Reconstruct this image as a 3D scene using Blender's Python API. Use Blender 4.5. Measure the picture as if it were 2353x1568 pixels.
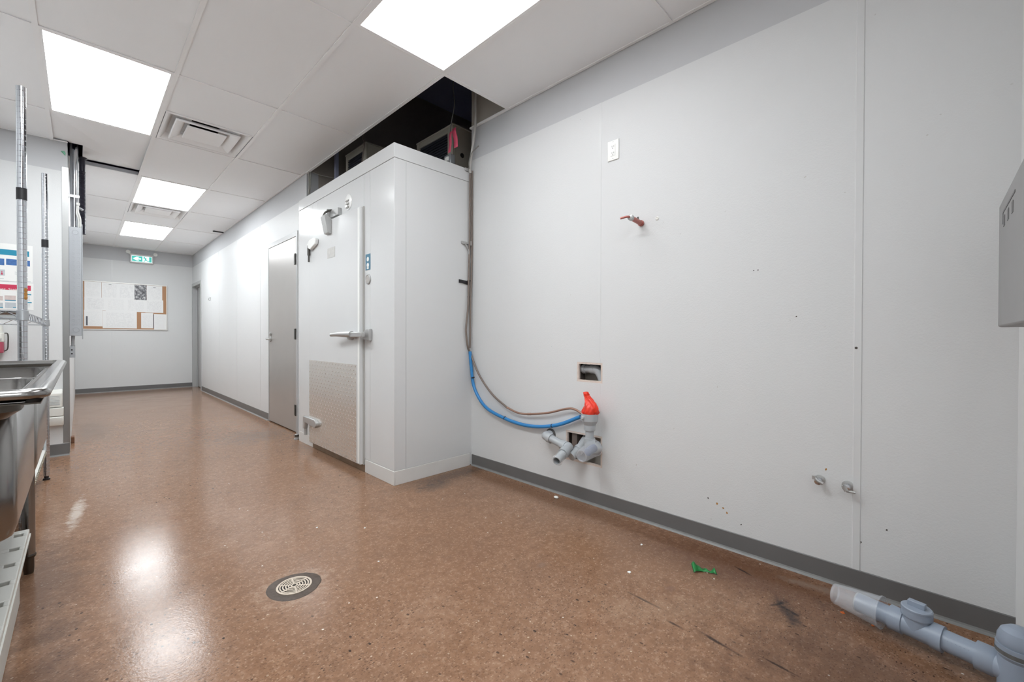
import bpy, bmesh, math, random
from mathutils import Vector, Matrix
random.seed(7)
for o in list(bpy.data.objects): bpy.data.objects.remove(o, do_unlink=True)
scene = bpy.context.scene
COL = scene.collection
R = math.radians

# ------------------------------------------------------------------ camera
CAM = Vector((0, 0, 1.03)); FPX = 980.88
YAW, PITCH, ROLL = R(45.3166), R(-0.47825), R(0.1407)
FW = Vector((math.sin(YAW)*math.cos(PITCH), math.cos(YAW)*math.cos(PITCH), math.sin(PITCH)))
RT = Vector((math.cos(YAW), -math.sin(YAW), 0)); UP = RT.cross(FW)
RT, UP = RT*math.cos(ROLL)+UP*math.sin(ROLL), -RT*math.sin(ROLL)+UP*math.cos(ROLL)
cd = bpy.data.cameras.new('camera'); cam = bpy.data.objects.new('camera', cd); COL.objects.link(cam)
cd.sensor_fit = 'HORIZONTAL'; cd.sensor_width = 36; cd.lens = 36*FPX/2353; cd.clip_start = .02; cd.clip_end = 60
M = Matrix((RT, UP, -FW)).transposed().to_4x4(); M.translation = CAM; cam.matrix_world = M
scene.camera = cam
def at(px, py, ax, v):
    """point where the sight line of a photo pixel meets the plane axis ax = v"""
    d = RT*((px-1176.5)/FPX) - UP*((py-784)/FPX) + FW
    return CAM + d*((v-CAM[ax])/d[ax])

# ------------------------------------------------------------------ world, light, exposure
w = bpy.data.worlds.new('world'); scene.world = w; w.use_nodes = True
w.node_tree.nodes['Background'].inputs[0].default_value = (.8, .85, .9, 1)
w.node_tree.nodes['Background'].inputs[1].default_value = 0.0
LIGHT = 9.0                       # radiance of the ceiling light diffusers
vs = scene.view_settings
vs.view_transform = 'Standard'; vs.look = 'None'; vs.gamma = 1; vs.use_curve_mapping = False; vs.exposure = 1.0

# ------------------------------------------------------------------ main dimensions (metres)
XR, XC, XL, XP = 2.219, 1.625, -0.77, -0.07    # right wall, corridor wall, room left wall, corridor left wall
YB, YP, YN = 10.85, 5.34, -0.225               # back wall, partition face, near wall
ZC, ZF = 2.70, 2.45                            # ceiling, top of wall panels
CX, CY0, CY1, CZ = 1.525, 2.652, 4.47, 2.372   # cooler front, side, far side, top
WEND = 2.66                                    # where the right wall stops beside the cooler

# ------------------------------------------------------------------ materials
MATS = {}
def srgb(c):
    return tuple((x/255/12.92 if x/255 <= .04045 else ((x/255+.055)/1.055)**2.4) for x in c)
class NT:
    def __init__(s, name):
        s.m = bpy.data.materials.new(name); s.m.use_nodes = True; s.t = s.m.node_tree
        s.b = s.t.nodes['Principled BSDF']; s.out = s.t.nodes['Material Output']
    def n(s, typ, **kw):
        x = s.t.nodes.new(typ)
        for k, v in kw.items():
            if k.startswith('i_'):
                key = k[2:]; key = int(key) if key.isdigit() else key.replace('_', ' ')
                x.inputs[key].default_value = v
            else: setattr(x, k, v)
        return x
    def l(s, a, b): s.t.links.new(a, b)
    def coord(s, which='Object', scale=None):
        tc = s.n('ShaderNodeTexCoord'); o = tc.outputs[which]
        if scale:
            mp = s.n('ShaderNodeMapping'); mp.inputs['Scale'].default_value = scale; s.l(o, mp.inputs[0]); o = mp.outputs[0]
        return o
    def pos(s, scale=None):
        g = s.n('ShaderNodeNewGeometry'); o = g.outputs['Position']
        if scale:
            mp = s.n('ShaderNodeMapping'); mp.inputs['Scale'].default_value = scale; s.l(o, mp.inputs[0]); o = mp.outputs[0]
        return o
    def noise(s, co, scale, detail=2, rough=.5):
        x = s.n('ShaderNodeTexNoise'); x.inputs['Scale'].default_value = scale
        x.inputs['Detail'].default_value = detail; x.inputs['Roughness'].default_value = rough; s.l(co, x.inputs['Vector']); return x.outputs[0]
    def ramp(s, fac, stops):
        r = s.n('ShaderNodeValToRGB'); e = r.color_ramp.elements
        while len(e) < len(stops): e.new(.5)
        for k, (p, c) in enumerate(stops):
            e[k].position = p; e[k].color = (c, c, c, 1) if isinstance(c, (int, float)) else (*c, 1)
        s.l(fac, r.inputs[0]); return r.outputs[0]
    def mix(s, fac, a, b, mode='MIX'):
        x = s.n('ShaderNodeMix', data_type='RGBA', blend_type=mode)
        for sock, val in ((x.inputs[0], fac), (x.inputs[6], a), (x.inputs[7], b)):
            if isinstance(val, (int, float)): sock.default_value = val
            elif isinstance(val, tuple): sock.default_value = (*val, 1)
            else: s.l(val, sock)
        return x.outputs[2]
    def math(s, op, a, b=None):
        x = s.n('ShaderNodeMath', operation=op)
        for k, v in enumerate((a, b)):
            if v is None: continue
            if isinstance(v, (int, float)): x.inputs[k].default_value = v
            else: s.l(v, x.inputs[k])
        return x.outputs[0]
    def bump(s, h, strength, dist):
        x = s.n('ShaderNodeBump'); x.inputs['Strength'].default_value = strength; x.inputs['Distance'].default_value = dist
        s.l(h, x.inputs['Height']); s.l(x.outputs[0], s.b.inputs['Normal'])
    def color(s, sock): s.l(sock, s.b.inputs['Base Color'])
def mat(name, col, rough=.5, metal=0, var=.06, vscale=8, bump=0, bscale=200, spec=.5, coat=0):
    if name in MATS: return MATS[name]
    k = NT(name); c = srgb(col); k.b.inputs['Roughness'].default_value = rough; k.b.inputs['Metallic'].default_value = metal
    k.b.inputs['Specular IOR Level'].default_value = spec; k.b.inputs['Coat Weight'].default_value = coat
    co = k.coord()
    nz = k.noise(co, vscale, 3)
    k.color(k.mix(nz, tuple(x*(1-var) for x in c), tuple(min(1, x*(1+var)) for x in c)))
    if bump:
        k.bump(k.noise(co, bscale, 2), bump, .002)
    MATS[name] = k.m; return k.m
def emis(name, col, strength):
    k = NT(name); c = srgb(col); k.b.inputs['Base Color'].default_value = (*c, 1)
    k.b.inputs['Emission Color'].default_value = (*c, 1); k.b.inputs['Emission Strength'].default_value = strength
    MATS[name] = k.m; return k.m

def make_panel_mat(name, col, rough):
    k = NT(name); c = srgb(col); p = k.pos()
    big = k.noise(p, 1.3, 3)
    base = k.mix(big, tuple(x*.965 for x in c), c)
    speck = k.ramp(k.noise(p, 31, 2, .6), [(.755, 0.), (.79, 1.)])
    base = k.mix(k.math('MULTIPLY', speck, .35), base, srgb((150, 138, 122)))
    k.color(base); k.b.inputs['Roughness'].default_value = rough
    v = k.n('ShaderNodeTexVoronoi', feature='SMOOTH_F1'); v.inputs['Scale'].default_value = 150; k.l(p, v.inputs['Vector'])
    k.bump(k.math('ADD', v.outputs['Distance'], k.noise(p, 260, 2)), .22, .0014)
    MATS[name] = k.m; return k.m
FRP = make_panel_mat('wall_panel_white', (218, 219, 219), .5)
STRIP = mat('seam_strip_white', (216, 217, 217), .3, var=.02)
PAINT = mat('grey_wall_paint', (196, 197, 199), .6, var=.02, bump=.1, bscale=180)
DRYWALL = mat('bare_drywall', (168, 160, 150), .9, var=.08, bump=.1)
DRYEDGE = mat('drywall_edge', (214, 200, 190), .95, var=.15, vscale=60)
DECKLIFT = mat('plenum_lifted_deck', (180, 185, 212), .85, var=.1, vscale=2)  # pale colour stands in for stray light reaching the dark plenum
VINYL = mat('grey_vinyl_base', (106, 105, 104), .42, var=.12, vscale=5, bump=.1, bscale=60)
TOE = mat('vinyl_toe', (128, 128, 127), .35, var=.2, vscale=25)
WHITE = mat('white_enamel', (238, 238, 236), .14, var=.02, vscale=2)
COOLER = mat('cooler_white_metal', (211, 212, 212), .17, var=.02, vscale=2, bump=.04, bscale=30)
TILE = mat('ceiling_tile_vinyl', (246, 247, 248), .75, var=.012, vscale=3, bump=.12, bscale=420)
TEE = mat('ceiling_grid_white', (246, 246, 246), .45, var=.02)
GALV = mat('galvanized_steel', (178, 181, 184), .38, .85, var=.12, vscale=40, bump=.08, bscale=60)
GALVP = mat('galvanized_trough', (170, 173, 177), .45, .3, var=.05, vscale=20)
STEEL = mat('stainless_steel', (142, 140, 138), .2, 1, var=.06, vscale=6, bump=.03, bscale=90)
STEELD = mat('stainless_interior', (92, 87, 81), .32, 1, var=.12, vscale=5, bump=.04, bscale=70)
CHROME = mat('chrome_wire', (200, 203, 208), .13, 1, var=.05)
DOORM = mat('steel_door_grey', (182, 178, 174), .33, .55, var=.05, vscale=4)
FRAME = mat('door_frame_grey', (176, 177, 177), .4, .1, var=.03)
ZINC = mat('zinc_hardware', (178, 178, 177), .32, .45, var=.06)
HDARK = mat('dark_hinge', (82, 80, 76), .4, .7)
BLACK = mat('black_plastic', (28, 27, 30), .45)
ABSG = mat('grey_pvc', (172, 176, 179), .34, var=.06, vscale=14)
ABSB = mat('bluegrey_pvc', (146, 157, 172), .36, var=.08, vscale=14)
BLUE = mat('blue_hose', (46, 128, 190), .35, var=.06)
COPPER = mat('tarnished_copper', (158, 126, 110), .42, .45, var=.15, vscale=25)
COPPER2 = mat('copper_bright', (176, 112, 104), .34, .55, var=.12, vscale=40)
TAUPE = mat('taupe_insulated_line', (122, 110, 102), .5, .1, var=.1, vscale=30)
RED = mat('red_plastic_film', (236, 62, 40), .3, var=.2, vscale=30)
PINK = mat('pink_ribbon', (232, 92, 120), .45, var=.1)
GREEN = mat('green_plastic_film', (34, 126, 62), .3, var=.3, vscale=40)
TAPE = mat('pale_green_tape', (128, 190, 160), .5)
TANM = mat('condenser_tan_metal', (170, 164, 152), .5, .2, var=.05)
GRILLE = mat('condenser_dark_fins', (46, 48, 56), .5, .3)
CORK = mat('cork', (180, 138, 106), .9, var=.16, vscale=120)
ALU = mat('aluminium_frame', (214, 212, 208), .35, .4)
GREYBOX = mat('grey_enclosure', (150, 150, 150), .5, var=.04)
OUTLET = mat('white_plastic', (240, 240, 236), .25, var=.01)
OUTDK = mat('slot_dark', (70, 66, 62), .6)
CONT = mat('pale_plastic', (226, 226, 220), .45, var=.03)
PINKLIQ = mat('pink_liquid', (176, 78, 98), .25, var=.12)
CASTIRON = mat('dirty_cast_ring', (82, 70, 62), .6, .1, var=.6, vscale=70, bump=.4, bscale=60)
GRATE = mat('worn_grate', (206, 192, 176), .4, .35, var=.12, vscale=60)
HOLE = mat('drain_pit', (26, 20, 17), .8)
WOOD = mat('dark_wood_block', (110, 74, 52), .7, var=.3, vscale=30)
RUST = mat('rust', (164, 116, 58), .9, var=.4, vscale=90)
SIGNGREEN = emis('sign_green', (64, 180, 168), .33)
SIGNWHITE = emis('sign_white', (225, 246, 246), .42)
DIFF = emis('light_diffuser', (247, 252, 255), LIGHT)
DIFFN = emis('raised_light_diffuser', (247, 252, 255), LIGHT*1.02)  # corridor lights set slightly stronger to lift the back wall
DIFFB = emis('dimmed_light_diffuser', (250, 252, 255), LIGHT*.31)     # fixture by the right wall, dimmed to even out the light on it
TEAL = mat('print_teal', (20, 136, 168), .5); MAG = mat('print_magenta', (200, 48, 84), .5)
PBLUE = mat('print_blue', (64, 108, 168), .5, var=.5, vscale=45); PTINT = mat('print_hand', (206, 190, 186), .5, var=.25, vscale=30)
PGREY = mat('print_grey', (190, 196, 200), .5, var=.2, vscale=40); INK = mat('print_ink', (96, 98, 104), .6)
STICK = mat('sticker_blue', (74, 122, 146), .4, var=.1)

def make_clear(name, tint, alpha):
    k = NT(name); k.b.inputs['Base Color'].default_value = (*srgb(tint), 1); k.b.inputs['Roughness'].default_value = .18
    tr = k.n('ShaderNodeBsdfTransparent'); mx = k.n('ShaderNodeMixShader'); mx.inputs[0].default_value = alpha
    k.l(tr.outputs[0], mx.inputs[1]); k.l(k.b.outputs[0], mx.inputs[2]); k.l(mx.outputs[0], k.out.inputs[0])
    MATS[name] = k.m; return k.m
CLEAR = make_clear('clear_plastic', (226, 230, 236), .3)
WRAP = make_clear('clear_film', (232, 234, 236), .22)

dc_ = Vector((.617, 1.872, 0))
def make_floor():
    k = NT('brown_sealed_concrete'); p = k.pos()
    a = k.noise(p, .9, 2, .5); b = k.noise(p, 5, 5, .65); fine = k.noise(p, 170, 3, .75); fine2 = k.noise(p, 60, 4, .7)
    c = k.mix(a, srgb((132, 98, 74)), srgb((148, 114, 90)))
    c = k.mix(k.math('MULTIPLY', k.ramp(b, [(.40, 0.), (.75, 1.)]), .30), c, srgb((138, 104, 80)))
    c = k.mix(k.math('MULTIPLY', k.ramp(fine, [(.42, 0.), (.62, 1.)]), .34), c, srgb((112, 82, 62)))
    c = k.mix(k.math('MULTIPLY', k.ramp(fine2, [(.52, 0.), (.66, 1.)]), .34), c, srgb((190, 160, 138)))
    mot = k.noise(k.pos((1, 1, 1)), 22, 5, .7); mot2 = k.noise(p, 2.6, 5, .7)
    c = k.mix(k.math('MULTIPLY', k.ramp(mot, [(.50, 0.), (.68, 1.)]), .42), c, srgb((104, 74, 54)))
    c = k.mix(k.math('MULTIPLY', k.ramp(mot, [(.30, 1.), (.46, 0.)]), .30), c, srgb((176, 142, 116)))
    c = k.mix(k.math('MULTIPLY', k.ramp(mot2, [(.52, 0.), (.70, 1.)]), .35), c, srgb((112, 84, 66)))
    c = k.mix(k.math('MULTIPLY', k.ramp(mot2, [(.28, 1.), (.44, 0.)]), .25), c, srgb((176, 146, 124)))
    def chips(scale, size, keep, col, amt, chan, dens=None, stretch=(1, 1, 1)):
        nonlocal c
        v = k.n('ShaderNodeTexVoronoi'); v.inputs['Scale'].default_value = scale; k.l(k.pos(stretch), v.inputs['Vector'])
        cell = k.n('ShaderNodeSeparateColor'); k.l(v.outputs['Color'], cell.inputs[0])
        f = k.math('MULTIPLY', k.ramp(v.outputs['Distance'], [(size, 1.), (size*1.35, 0.)]), k.math('GREATER_THAN', cell.outputs[chan], 1-keep))
        if dens is not None: f = k.math('MULTIPLY', f, dens)
        c = k.mix(k.math('MULTIPLY', f, amt), c, srgb(col))
    d1 = k.ramp(k.noise(p, .8, 2), [(.40, .25), (.60, 1.)])
    chips(150, .34, .09, (186, 156, 130), .5, 0)
    chips(60, .17, .022, (206, 184, 160), .7, 1)
    chips(120, .34, .16, (84, 62, 50), .6, 2, d1, (1, 1.6, 1))
    chips(40, .17, .16, (50, 38, 31), .85, 0, d1, (1, 2.2, 1))
    chips(18, .10, .10, (40, 32, 28), .9, 2, d1, (1.6, 1, 1))
    chips(11, .035, .10, (232, 222, 208), .9, 2)
    sc = k.ramp(k.noise(k.pos((3, 9, 1)), 2.1, 6, .75), [(.68, 0.), (.82, 1.)])
    c = k.mix(k.math('MULTIPLY', sc, .3), c, srgb((205, 190, 176)))
    # ground-in dirt patches with ragged edges (where equipment stood)
    n_lo = k.math('MULTIPLY', k.math('SUBTRACT', k.noise(p, 9, 6, .72), .5), 2.6); n_hi = k.math('MULTIPLY', k.math('SUBTRACT', k.noise(p, 22, 6, .75), .5), 2.8)
    def patch(cx, cy, rx, ry, amt, col, nscale=9, ang=0):
        nonlocal c
        mp = k.n('ShaderNodeMapping', vector_type='TEXTURE'); mp.inputs['Location'].default_value = (cx, cy, 0)
        mp.inputs['Rotation'].default_value = (0, 0, R(ang)); mp.inputs['Scale'].default_value = (rx, ry, 1); k.l(k.pos(), mp.inputs[0])
        ln = k.n('ShaderNodeVectorMath', operation='LENGTH'); k.l(mp.outputs[0], ln.inputs[0])
        d = k.math('SUBTRACT', 1.25, k.math('ADD', ln.outputs['Value'], n_lo if nscale < 13 else n_hi))
        f = k.ramp(d, [(.0, 0.), (.9, 1.)])
        c = k.mix(k.math('MULTIPLY', f, amt), c, srgb(col))
    patch(2.06, .60, .20, .58, .68, (84, 52, 34), 14)
    patch(2.10, 1.6, .10, .9, .5, (98, 70, 52), 18)
    patch(1.55, .15, .42, .36, .6, (72, 50, 38), 7, 20)
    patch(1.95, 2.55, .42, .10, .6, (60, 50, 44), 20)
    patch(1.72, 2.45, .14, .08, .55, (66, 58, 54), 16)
    patch(1.48, 3.6, .12, .85, .5, (104, 84, 70), 12)
    patch(1.25, 5.0, .40, .34, .38, (104, 92, 84), 7)
    patch(.10, 6.6, .16, .8, .45, (98, 78, 64), 8)
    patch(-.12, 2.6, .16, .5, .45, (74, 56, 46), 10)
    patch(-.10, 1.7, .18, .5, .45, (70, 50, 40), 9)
    patch(1.86, .38, .09, .03, .8, (40, 38, 40), 22, 30)
    for (ax_, ay_), (bx_, by_), wd_ in (((1450, 1365), (1512, 1396), .006), ((1536, 1428), (1566, 1444), .006), ((1615, 1456), (1692, 1502), .007), ((1750, 1510), (1832, 1554), .005), ((1772, 1392), (1800, 1386), .007), ((1790, 1390), (1828, 1413), .008), ((1690, 1303), (1724, 1322), .006)):
        A_, B_ = at(ax_, ay_, 2, 0), at(bx_, by_, 2, 0); m_ = (A_+B_)/2; d_ = B_-A_
        patch(m_.x, m_.y, d_.length*.6, wd_, .85, (38, 30, 28), 20, math.degrees(math.atan2(d_.y, d_.x)))
    patch(at(1540, 1354, 2, 0).x, at(1540, 1354, 2, 0).y, .026, .02, .6, (120, 92, 78), 20)
    patch(at(1245, 1300, 2, 0).x, at(1245, 1300, 2, 0).y, .03, .02, .5, (124, 100, 86), 20)
    patch(at(1490, 1400, 2, 0).x, at(1490, 1400, 2, 0).y, .26, .08, .18, (176, 150, 126), 20, -42)
    patch(at(1870, 1350, 2, 0).x, at(1870, 1350, 2, 0).y, .03, .12, .5, (140, 122, 108), 20, 5)
    patch(dc_.x, dc_.y, .125, .12, .5, (176, 152, 132), 20)
    patch(-.02, 3.55, .03, .28, .7, (206, 194, 182), 18, -4)
    k.color(c)
    r = k.ramp(k.noise(p, 3.5, 4, .6), [(.3, .12), (.7, .18)]); k.l(r, k.b.inputs['Roughness'])
    k.b.inputs['Specular IOR Level'].default_value = .22
    k.bump(k.noise(p, 110, 3, .6), .08, .004)
    MATS['floor'] = k.m; return k.m
FLOOR = make_floor()

def make_paper(name, line=46, seed=0., photo=False, amt=.5):
    k = NT(name); co = k.coord('Generated')
    sx = k.n('ShaderNodeSeparateXYZ'); k.l(co, sx.inputs[0])
    X, Z = sx.outputs[0], sx.outputs[2]
    if photo:
        mp = k.n('ShaderNodeMapping'); mp.inputs['Scale'].default_value = (1, 1, 1.6); mp.inputs['Rotation'].default_value = (0, .7, 0); k.l(co, mp.inputs[0])
        k.color(k.ramp(k.noise(mp.outputs[0], 4.2, 5, .6), [(.3, srgb((60, 60, 66))), (.5, srgb((120, 120, 124))), (.68, srgb((220, 220, 220)))]))
    else:
        st = k.math('GREATER_THAN', k.math('FRACT', k.math('MULTIPLY', Z, line)), .52)
        mp = k.n('ShaderNodeMapping'); mp.inputs['Scale'].default_value = (22, 1, line*.5); mp.inputs['Location'].default_value = (seed, 0, seed); k.l(co, mp.inputs[0])
        word = k.ramp(k.noise(mp.outputs[0], 1.0, 2), [(.42, 0.), (.5, 1.)])
        blk = k.ramp(k.noise(co, 3.1 + seed, 1), [(.40, 0.), (.46, 1.)])
        ins = k.math('MULTIPLY', k.math('MULTIPLY', k.math('GREATER_THAN', X, .1), k.math('LESS_THAN', X, .9)),
                     k.math('MULTIPLY', k.math('GREATER_THAN', Z, .08), k.math('LESS_THAN', Z, .9)))
        ink = k.math('MULTIPLY', k.math('MULTIPLY', st, word), k.math('MULTIPLY', blk, ins))
        k.color(k.mix(k.math('MULTIPLY', ink, amt), srgb((240, 240, 239)), srgb((90, 94, 108))))
    k.b.inputs['Roughness'].default_value = .35
    return k.m

# ------------------------------------------------------------------ mesh helpers
class MB:
    def __init__(s): s.v = []; s.f = []
    def add(s, vs, fs):
        b = len(s.v); s.v += [Vector(p) for p in vs]; s.f += [tuple(b+i for i in q) for q in fs]; return s
    def box(s, x0, x1, y0, y1, z0, z1):
        return s.add([(x0,y0,z0),(x1,y0,z0),(x1,y1,z0),(x0,y1,z0),(x0,y0,z1),(x1,y0,z1),(x1,y1,z1),(x0,y1,z1)],
                     [(0,3,2,1),(4,5,6,7),(0,1,5,4),(1,2,6,5),(2,3,7,6),(3,0,4,7)])
    def obox(s, c, ax, ay, az):
        """box from a centre and three half-axis vectors"""
        c, ax, ay, az = map(Vector, (c, ax, ay, az))
        return s.add([c+ax*i+ay*j+az*k for k in (-1,1) for i, j in ((-1,-1),(1,-1),(1,1),(-1,1))],
                     [(0,3,2,1),(4,5,6,7),(0,1,5,4),(1,2,6,5),(2,3,7,6),(3,0,4,7)])
    def loops(s, rings, cap0=True, cap1=True):
        n = len(rings[0]); vs = [p for r in rings for p in r]; fs = []
        for k in range(len(rings)-1):
            for i in range(n):
                j = (i+1) % n; fs.append((k*n+i, k*n+j, (k+1)*n+j, (k+1)*n+i))
        if cap0: fs.append(tuple(range(n-1, -1, -1)))
        if cap1: fs.append(tuple((len(rings)-1)*n+i for i in range(n)))
        return s.add(vs, fs)
    @staticmethod
    def frame(d):
        d = d.normalized(); a = Vector((0,0,1)) if abs(d.z) < .9 else Vector((1,0,0))
        u = d.cross(a).normalized(); return u, d.cross(u)
    def lathe(s, p0, d, prof, n=18, cap0=True, cap1=True):
        p0 = Vector(p0); d = Vector(d).normalized(); u, w = s.frame(d); n = max(n, 16) if n > 8 else n
        return s.loops([[p0+d*t+(u*math.cos(2*math.pi*i/n)+w*math.sin(2*math.pi*i/n))*r for i in range(n)] for t, r in prof], cap0, cap1)
    def cyl(s, p0, p1, r0, r1=None, n=16, caps=True):
        p0, p1 = Vector(p0), Vector(p1); d = p1-p0
        return s.lathe(p0, d, [(0, r0), (d.length, r0 if r1 is None else r1)], n, caps, caps)
    def tube(s, pts, r, n=10, sub=6, smooth=True, closed_caps=True):
        pts = [Vector(p) for p in pts]; path = pts; n = max(n, 16)
        if smooth and len(pts) > 2:
            path = []
            for i in range(len(pts)-1):
                a, b = pts[i], pts[i+1]; p = pts[i-1] if i else a*2-b; q = pts[i+2] if i+2 < len(pts) else b*2-a
                for k in range(sub):
                    t = k/sub
                    path.append(.5*((2*a)+(b-p)*t+(2*p-5*a+4*b-q)*t*t+(3*a-p-3*b+q)*t**3))
            path.append(pts[-1])
        tan = [(path[min(i+1, len(path)-1)]-path[max(i-1, 0)]).normalized() for i in range(len(path))]
        u, w = s.frame(tan[0]); rings = []
        for i, p in enumerate(path):
            u = (u-tan[i]*u.dot(tan[i])).normalized(); w = tan[i].cross(u)
            rr = r(i/(len(path)-1)) if callable(r) else r
            rings.append([p+(u*math.cos(2*math.pi*k/n)+w*math.sin(2*math.pi*k/n))*rr for k in range(n)])
        return s.loops(rings, closed_caps, closed_caps)
    def prism(s, poly, ax, a0, a1):
        """polygon in the two other axes (in order x,y,z) pushed along axis ax"""
        def P(p, a):
            q = list(p); q.insert(ax, a); return tuple(q)
        return s.loops([[P(p, a0) for p in poly], [P(p, a1) for p in poly]])
    def sphere(s, c, r, nu=14, nv=9, sc=(1,1,1)):
        c = Vector(c); rings = []
        for j in range(1, nv):
            t = math.pi*j/nv
            rings.append([c+Vector((sc[0]*r*math.sin(t)*math.cos(2*math.pi*i/nu), sc[1]*r*math.sin(t)*math.sin(2*math.pi*i/nu), sc[2]*r*math.cos(t))) for i in range(nu)])
        return s.loops(rings)
    def obj(s, name, material, parent=None, bevel=0, smooth=True, angle=27, seg=2):
        off = parent['_o'] if parent else None
        if off is None:
            xs = [p.x for p in s.v]; ys = [p.y for p in s.v]; zs = [p.z for p in s.v]
            L = Vector(((min(xs)+max(xs))/2, (min(ys)+max(ys))/2, min(zs)))
        else: L = Vector(off)
        me = bpy.data.meshes.new(name); me.from_pydata([p-L for p in s.v], [], s.f)
        bm = bmesh.new(); bm.from_mesh(me); bmesh.ops.recalc_face_normals(bm, faces=bm.faces); bm.to_mesh(me); bm.free()
        if smooth:
            me.polygons.foreach_set('use_smooth', [True]*len(me.polygons)); me.set_sharp_from_angle(angle=R(angle))
        me.materials.append(material); o = bpy.data.objects.new(name, me); COL.objects.link(o)
        if parent: o.parent = parent
        else: o.location = L
        o['_o'] = tuple(L)
        if bevel:
            b = o.modifiers.new('bevel', 'BEVEL'); b.width = bevel; b.segments = seg; b.limit_method = 'ANGLE'; b.angle_limit = R(40)
        return o
def thing(name, label, cat, loc, group=None):
    o = bpy.data.objects.new(name, None); COL.objects.link(o); o.location = loc; o['_o'] = tuple(loc); o.empty_display_size = .05
    return tag(o, label, cat, group)
def tag(o, label, cat, group=None):
    o['label'] = label; o['category'] = cat
    if group: o['group'] = group
    return o
def struct(o): o['kind'] = 'structure'; return o
def text_mesh(s, size, mtx):
    cu = bpy.data.curves.new('t', 'FONT'); cu.body = s; cu.size = size; cu.extrude = .0003
    ob = bpy.data.objects.new('t', cu); COL.objects.link(ob)
    dg = bpy.context.evaluated_depsgraph_get(); me = bpy.data.meshes.new_from_object(ob.evaluated_get(dg))
    mb = MB(); mb.add([mtx @ v.co for v in me.vertices], [tuple(p.vertices) for p in me.polygons])
    bpy.data.objects.remove(ob, do_unlink=True); bpy.data.curves.remove(cu); bpy.data.meshes.remove(me); return mb
def V(*a): return Vector(a)
def slab_holes(ax, t0, t1, u0, u1, z0, z1, holes):
    """wall slab across axis ax with rectangular openings (u0,u1,z0,z1), built from the cells between them"""
    us = sorted({u0, u1, *[min(max(h[i], u0), u1) for h in holes for i in (0, 1)]}); zs = sorted({z0, z1, *[min(max(h[i], z0), z1) for h in holes for i in (2, 3)]})
    mb = MB()
    for a, b in zip(us, us[1:]):
        run = None
        for c, d in zip(zs, zs[1:]):
            m, n = (a+b)/2, (c+d)/2
            if any(h[0] < m < h[1] and h[2] < n < h[3] for h in holes):
                if run: _cell(mb, ax, t0, t1, a, b, *run); run = None
            else: run = (run[0], d) if run else (c, d)
        if run: _cell(mb, ax, t0, t1, a, b, *run)
    return mb
def _cell(mb, ax, t0, t1, a, b, c, d):
    mb.box(t0, t1, a, b, c, d) if ax == 0 else mb.box(a, b, t0, t1, c, d)

# ================================================================== SETTING
struct(MB().box(-.95, 4.1, -1.75, 11.0, -.08, 0).obj('floor', FLOOR, smooth=False))

# ---- right wall with its two cut-outs
HU = (1.425, 1.613, .752, .876); HL = (1.424, 1.70, .238, .43)
SEAMS = [at(1378, 700, 0, XR).y, at(1972.5, 700, 0, XR).y]
wr = struct(slab_holes(0, XR+.003, XR+.019, YN, WEND, 0, ZC+.02, [HU, HL]).obj('wall_right', PAINT, smooth=False))
edges = [YN] + sorted(SEAMS) + [WEND]
for a, b in zip(edges, edges[1:]):
    slab_holes(0, XR, XR+.003, a+.001, b-.001, 0, ZF, [(HU[0], HU[1], HU[2], HU[3]), (HL[0], HL[1], HL[2], HL[3])]).obj('wall_panel', FRP, wr, smooth=False)
for y in SEAMS:
    mb = MB()
    spans = [(.088, ZF)] if y < 1 else [(.088, HL[2]), (HL[3], HU[2]), (HU[3], ZF)]
    for z0, z1 in spans:
        if y < 1: mb.prism([(XR, y-.014), (XR-.003, y-.011), (XR-.0035, y+.011), (XR, y+.014)], 2, z0, z1)
        else: mb.prism([(XR, y-.008), (XR-.0012, y-.007), (XR-.0012, y+.007), (XR, y+.008)], 2, z0, z1)
    mb.obj('seam_strip', STRIP, wr)
MB().prism([(XR, YN), (XR-.022, YN), (XR-.022, YN+.003), (XR-.003, YN+.022), (XR, YN+.022)], 2, 0, ZF).obj('seam_strip', STRIP, wr)
MB().box(XR+.019, XR+.121, YN, WEND, ZC+.02, 4.0).box(XR+.003, XR+.019, YN, WEND, ZC+.02, 4.0).obj('upper_drywall', DRYWALL, wr, smooth=False)
MB().box(XR+.108, XR+.121, YN, WEND, 0, ZC+.02).box(XR+.019, XR+.108, WEND-.04, WEND, 0, ZC+.02).obj('back_drywall', DRYWALL, wr, smooth=False)
mb = MB()
for h in (HU, HL):     # studs beside each opening, seen inside the wall
    for y in (h[0]-.075, h[1]+.012): mb.box(XR+.02, XR+.107, y, y+.04, 0, ZC)
mb.obj('stud', mat('stud_metal', (120, 110, 104), .6, .3), wr, smooth=False)
for h in (HU, HL):     # raw paper and gypsum edge round each cut-out
    b = .012; mb = MB()
    mb.box(XR+.0015, XR+.019, h[0]-.001, h[1]+.001, h[2]-.001, h[2]+b).box(XR+.0015, XR+.019, h[0]-.001, h[1]+.001, h[3]-b, h[3]+.001)
    mb.box(XR+.0015, XR+.019, h[0]-.001, h[0]+b, h[2]+b, h[3]-b).box(XR+.0015, XR+.019, h[1]-b, h[1]+.001, h[2]+b, h[3]-b)
    mb.obj('cut_edge', DRYEDGE, wr, smooth=False)

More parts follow.
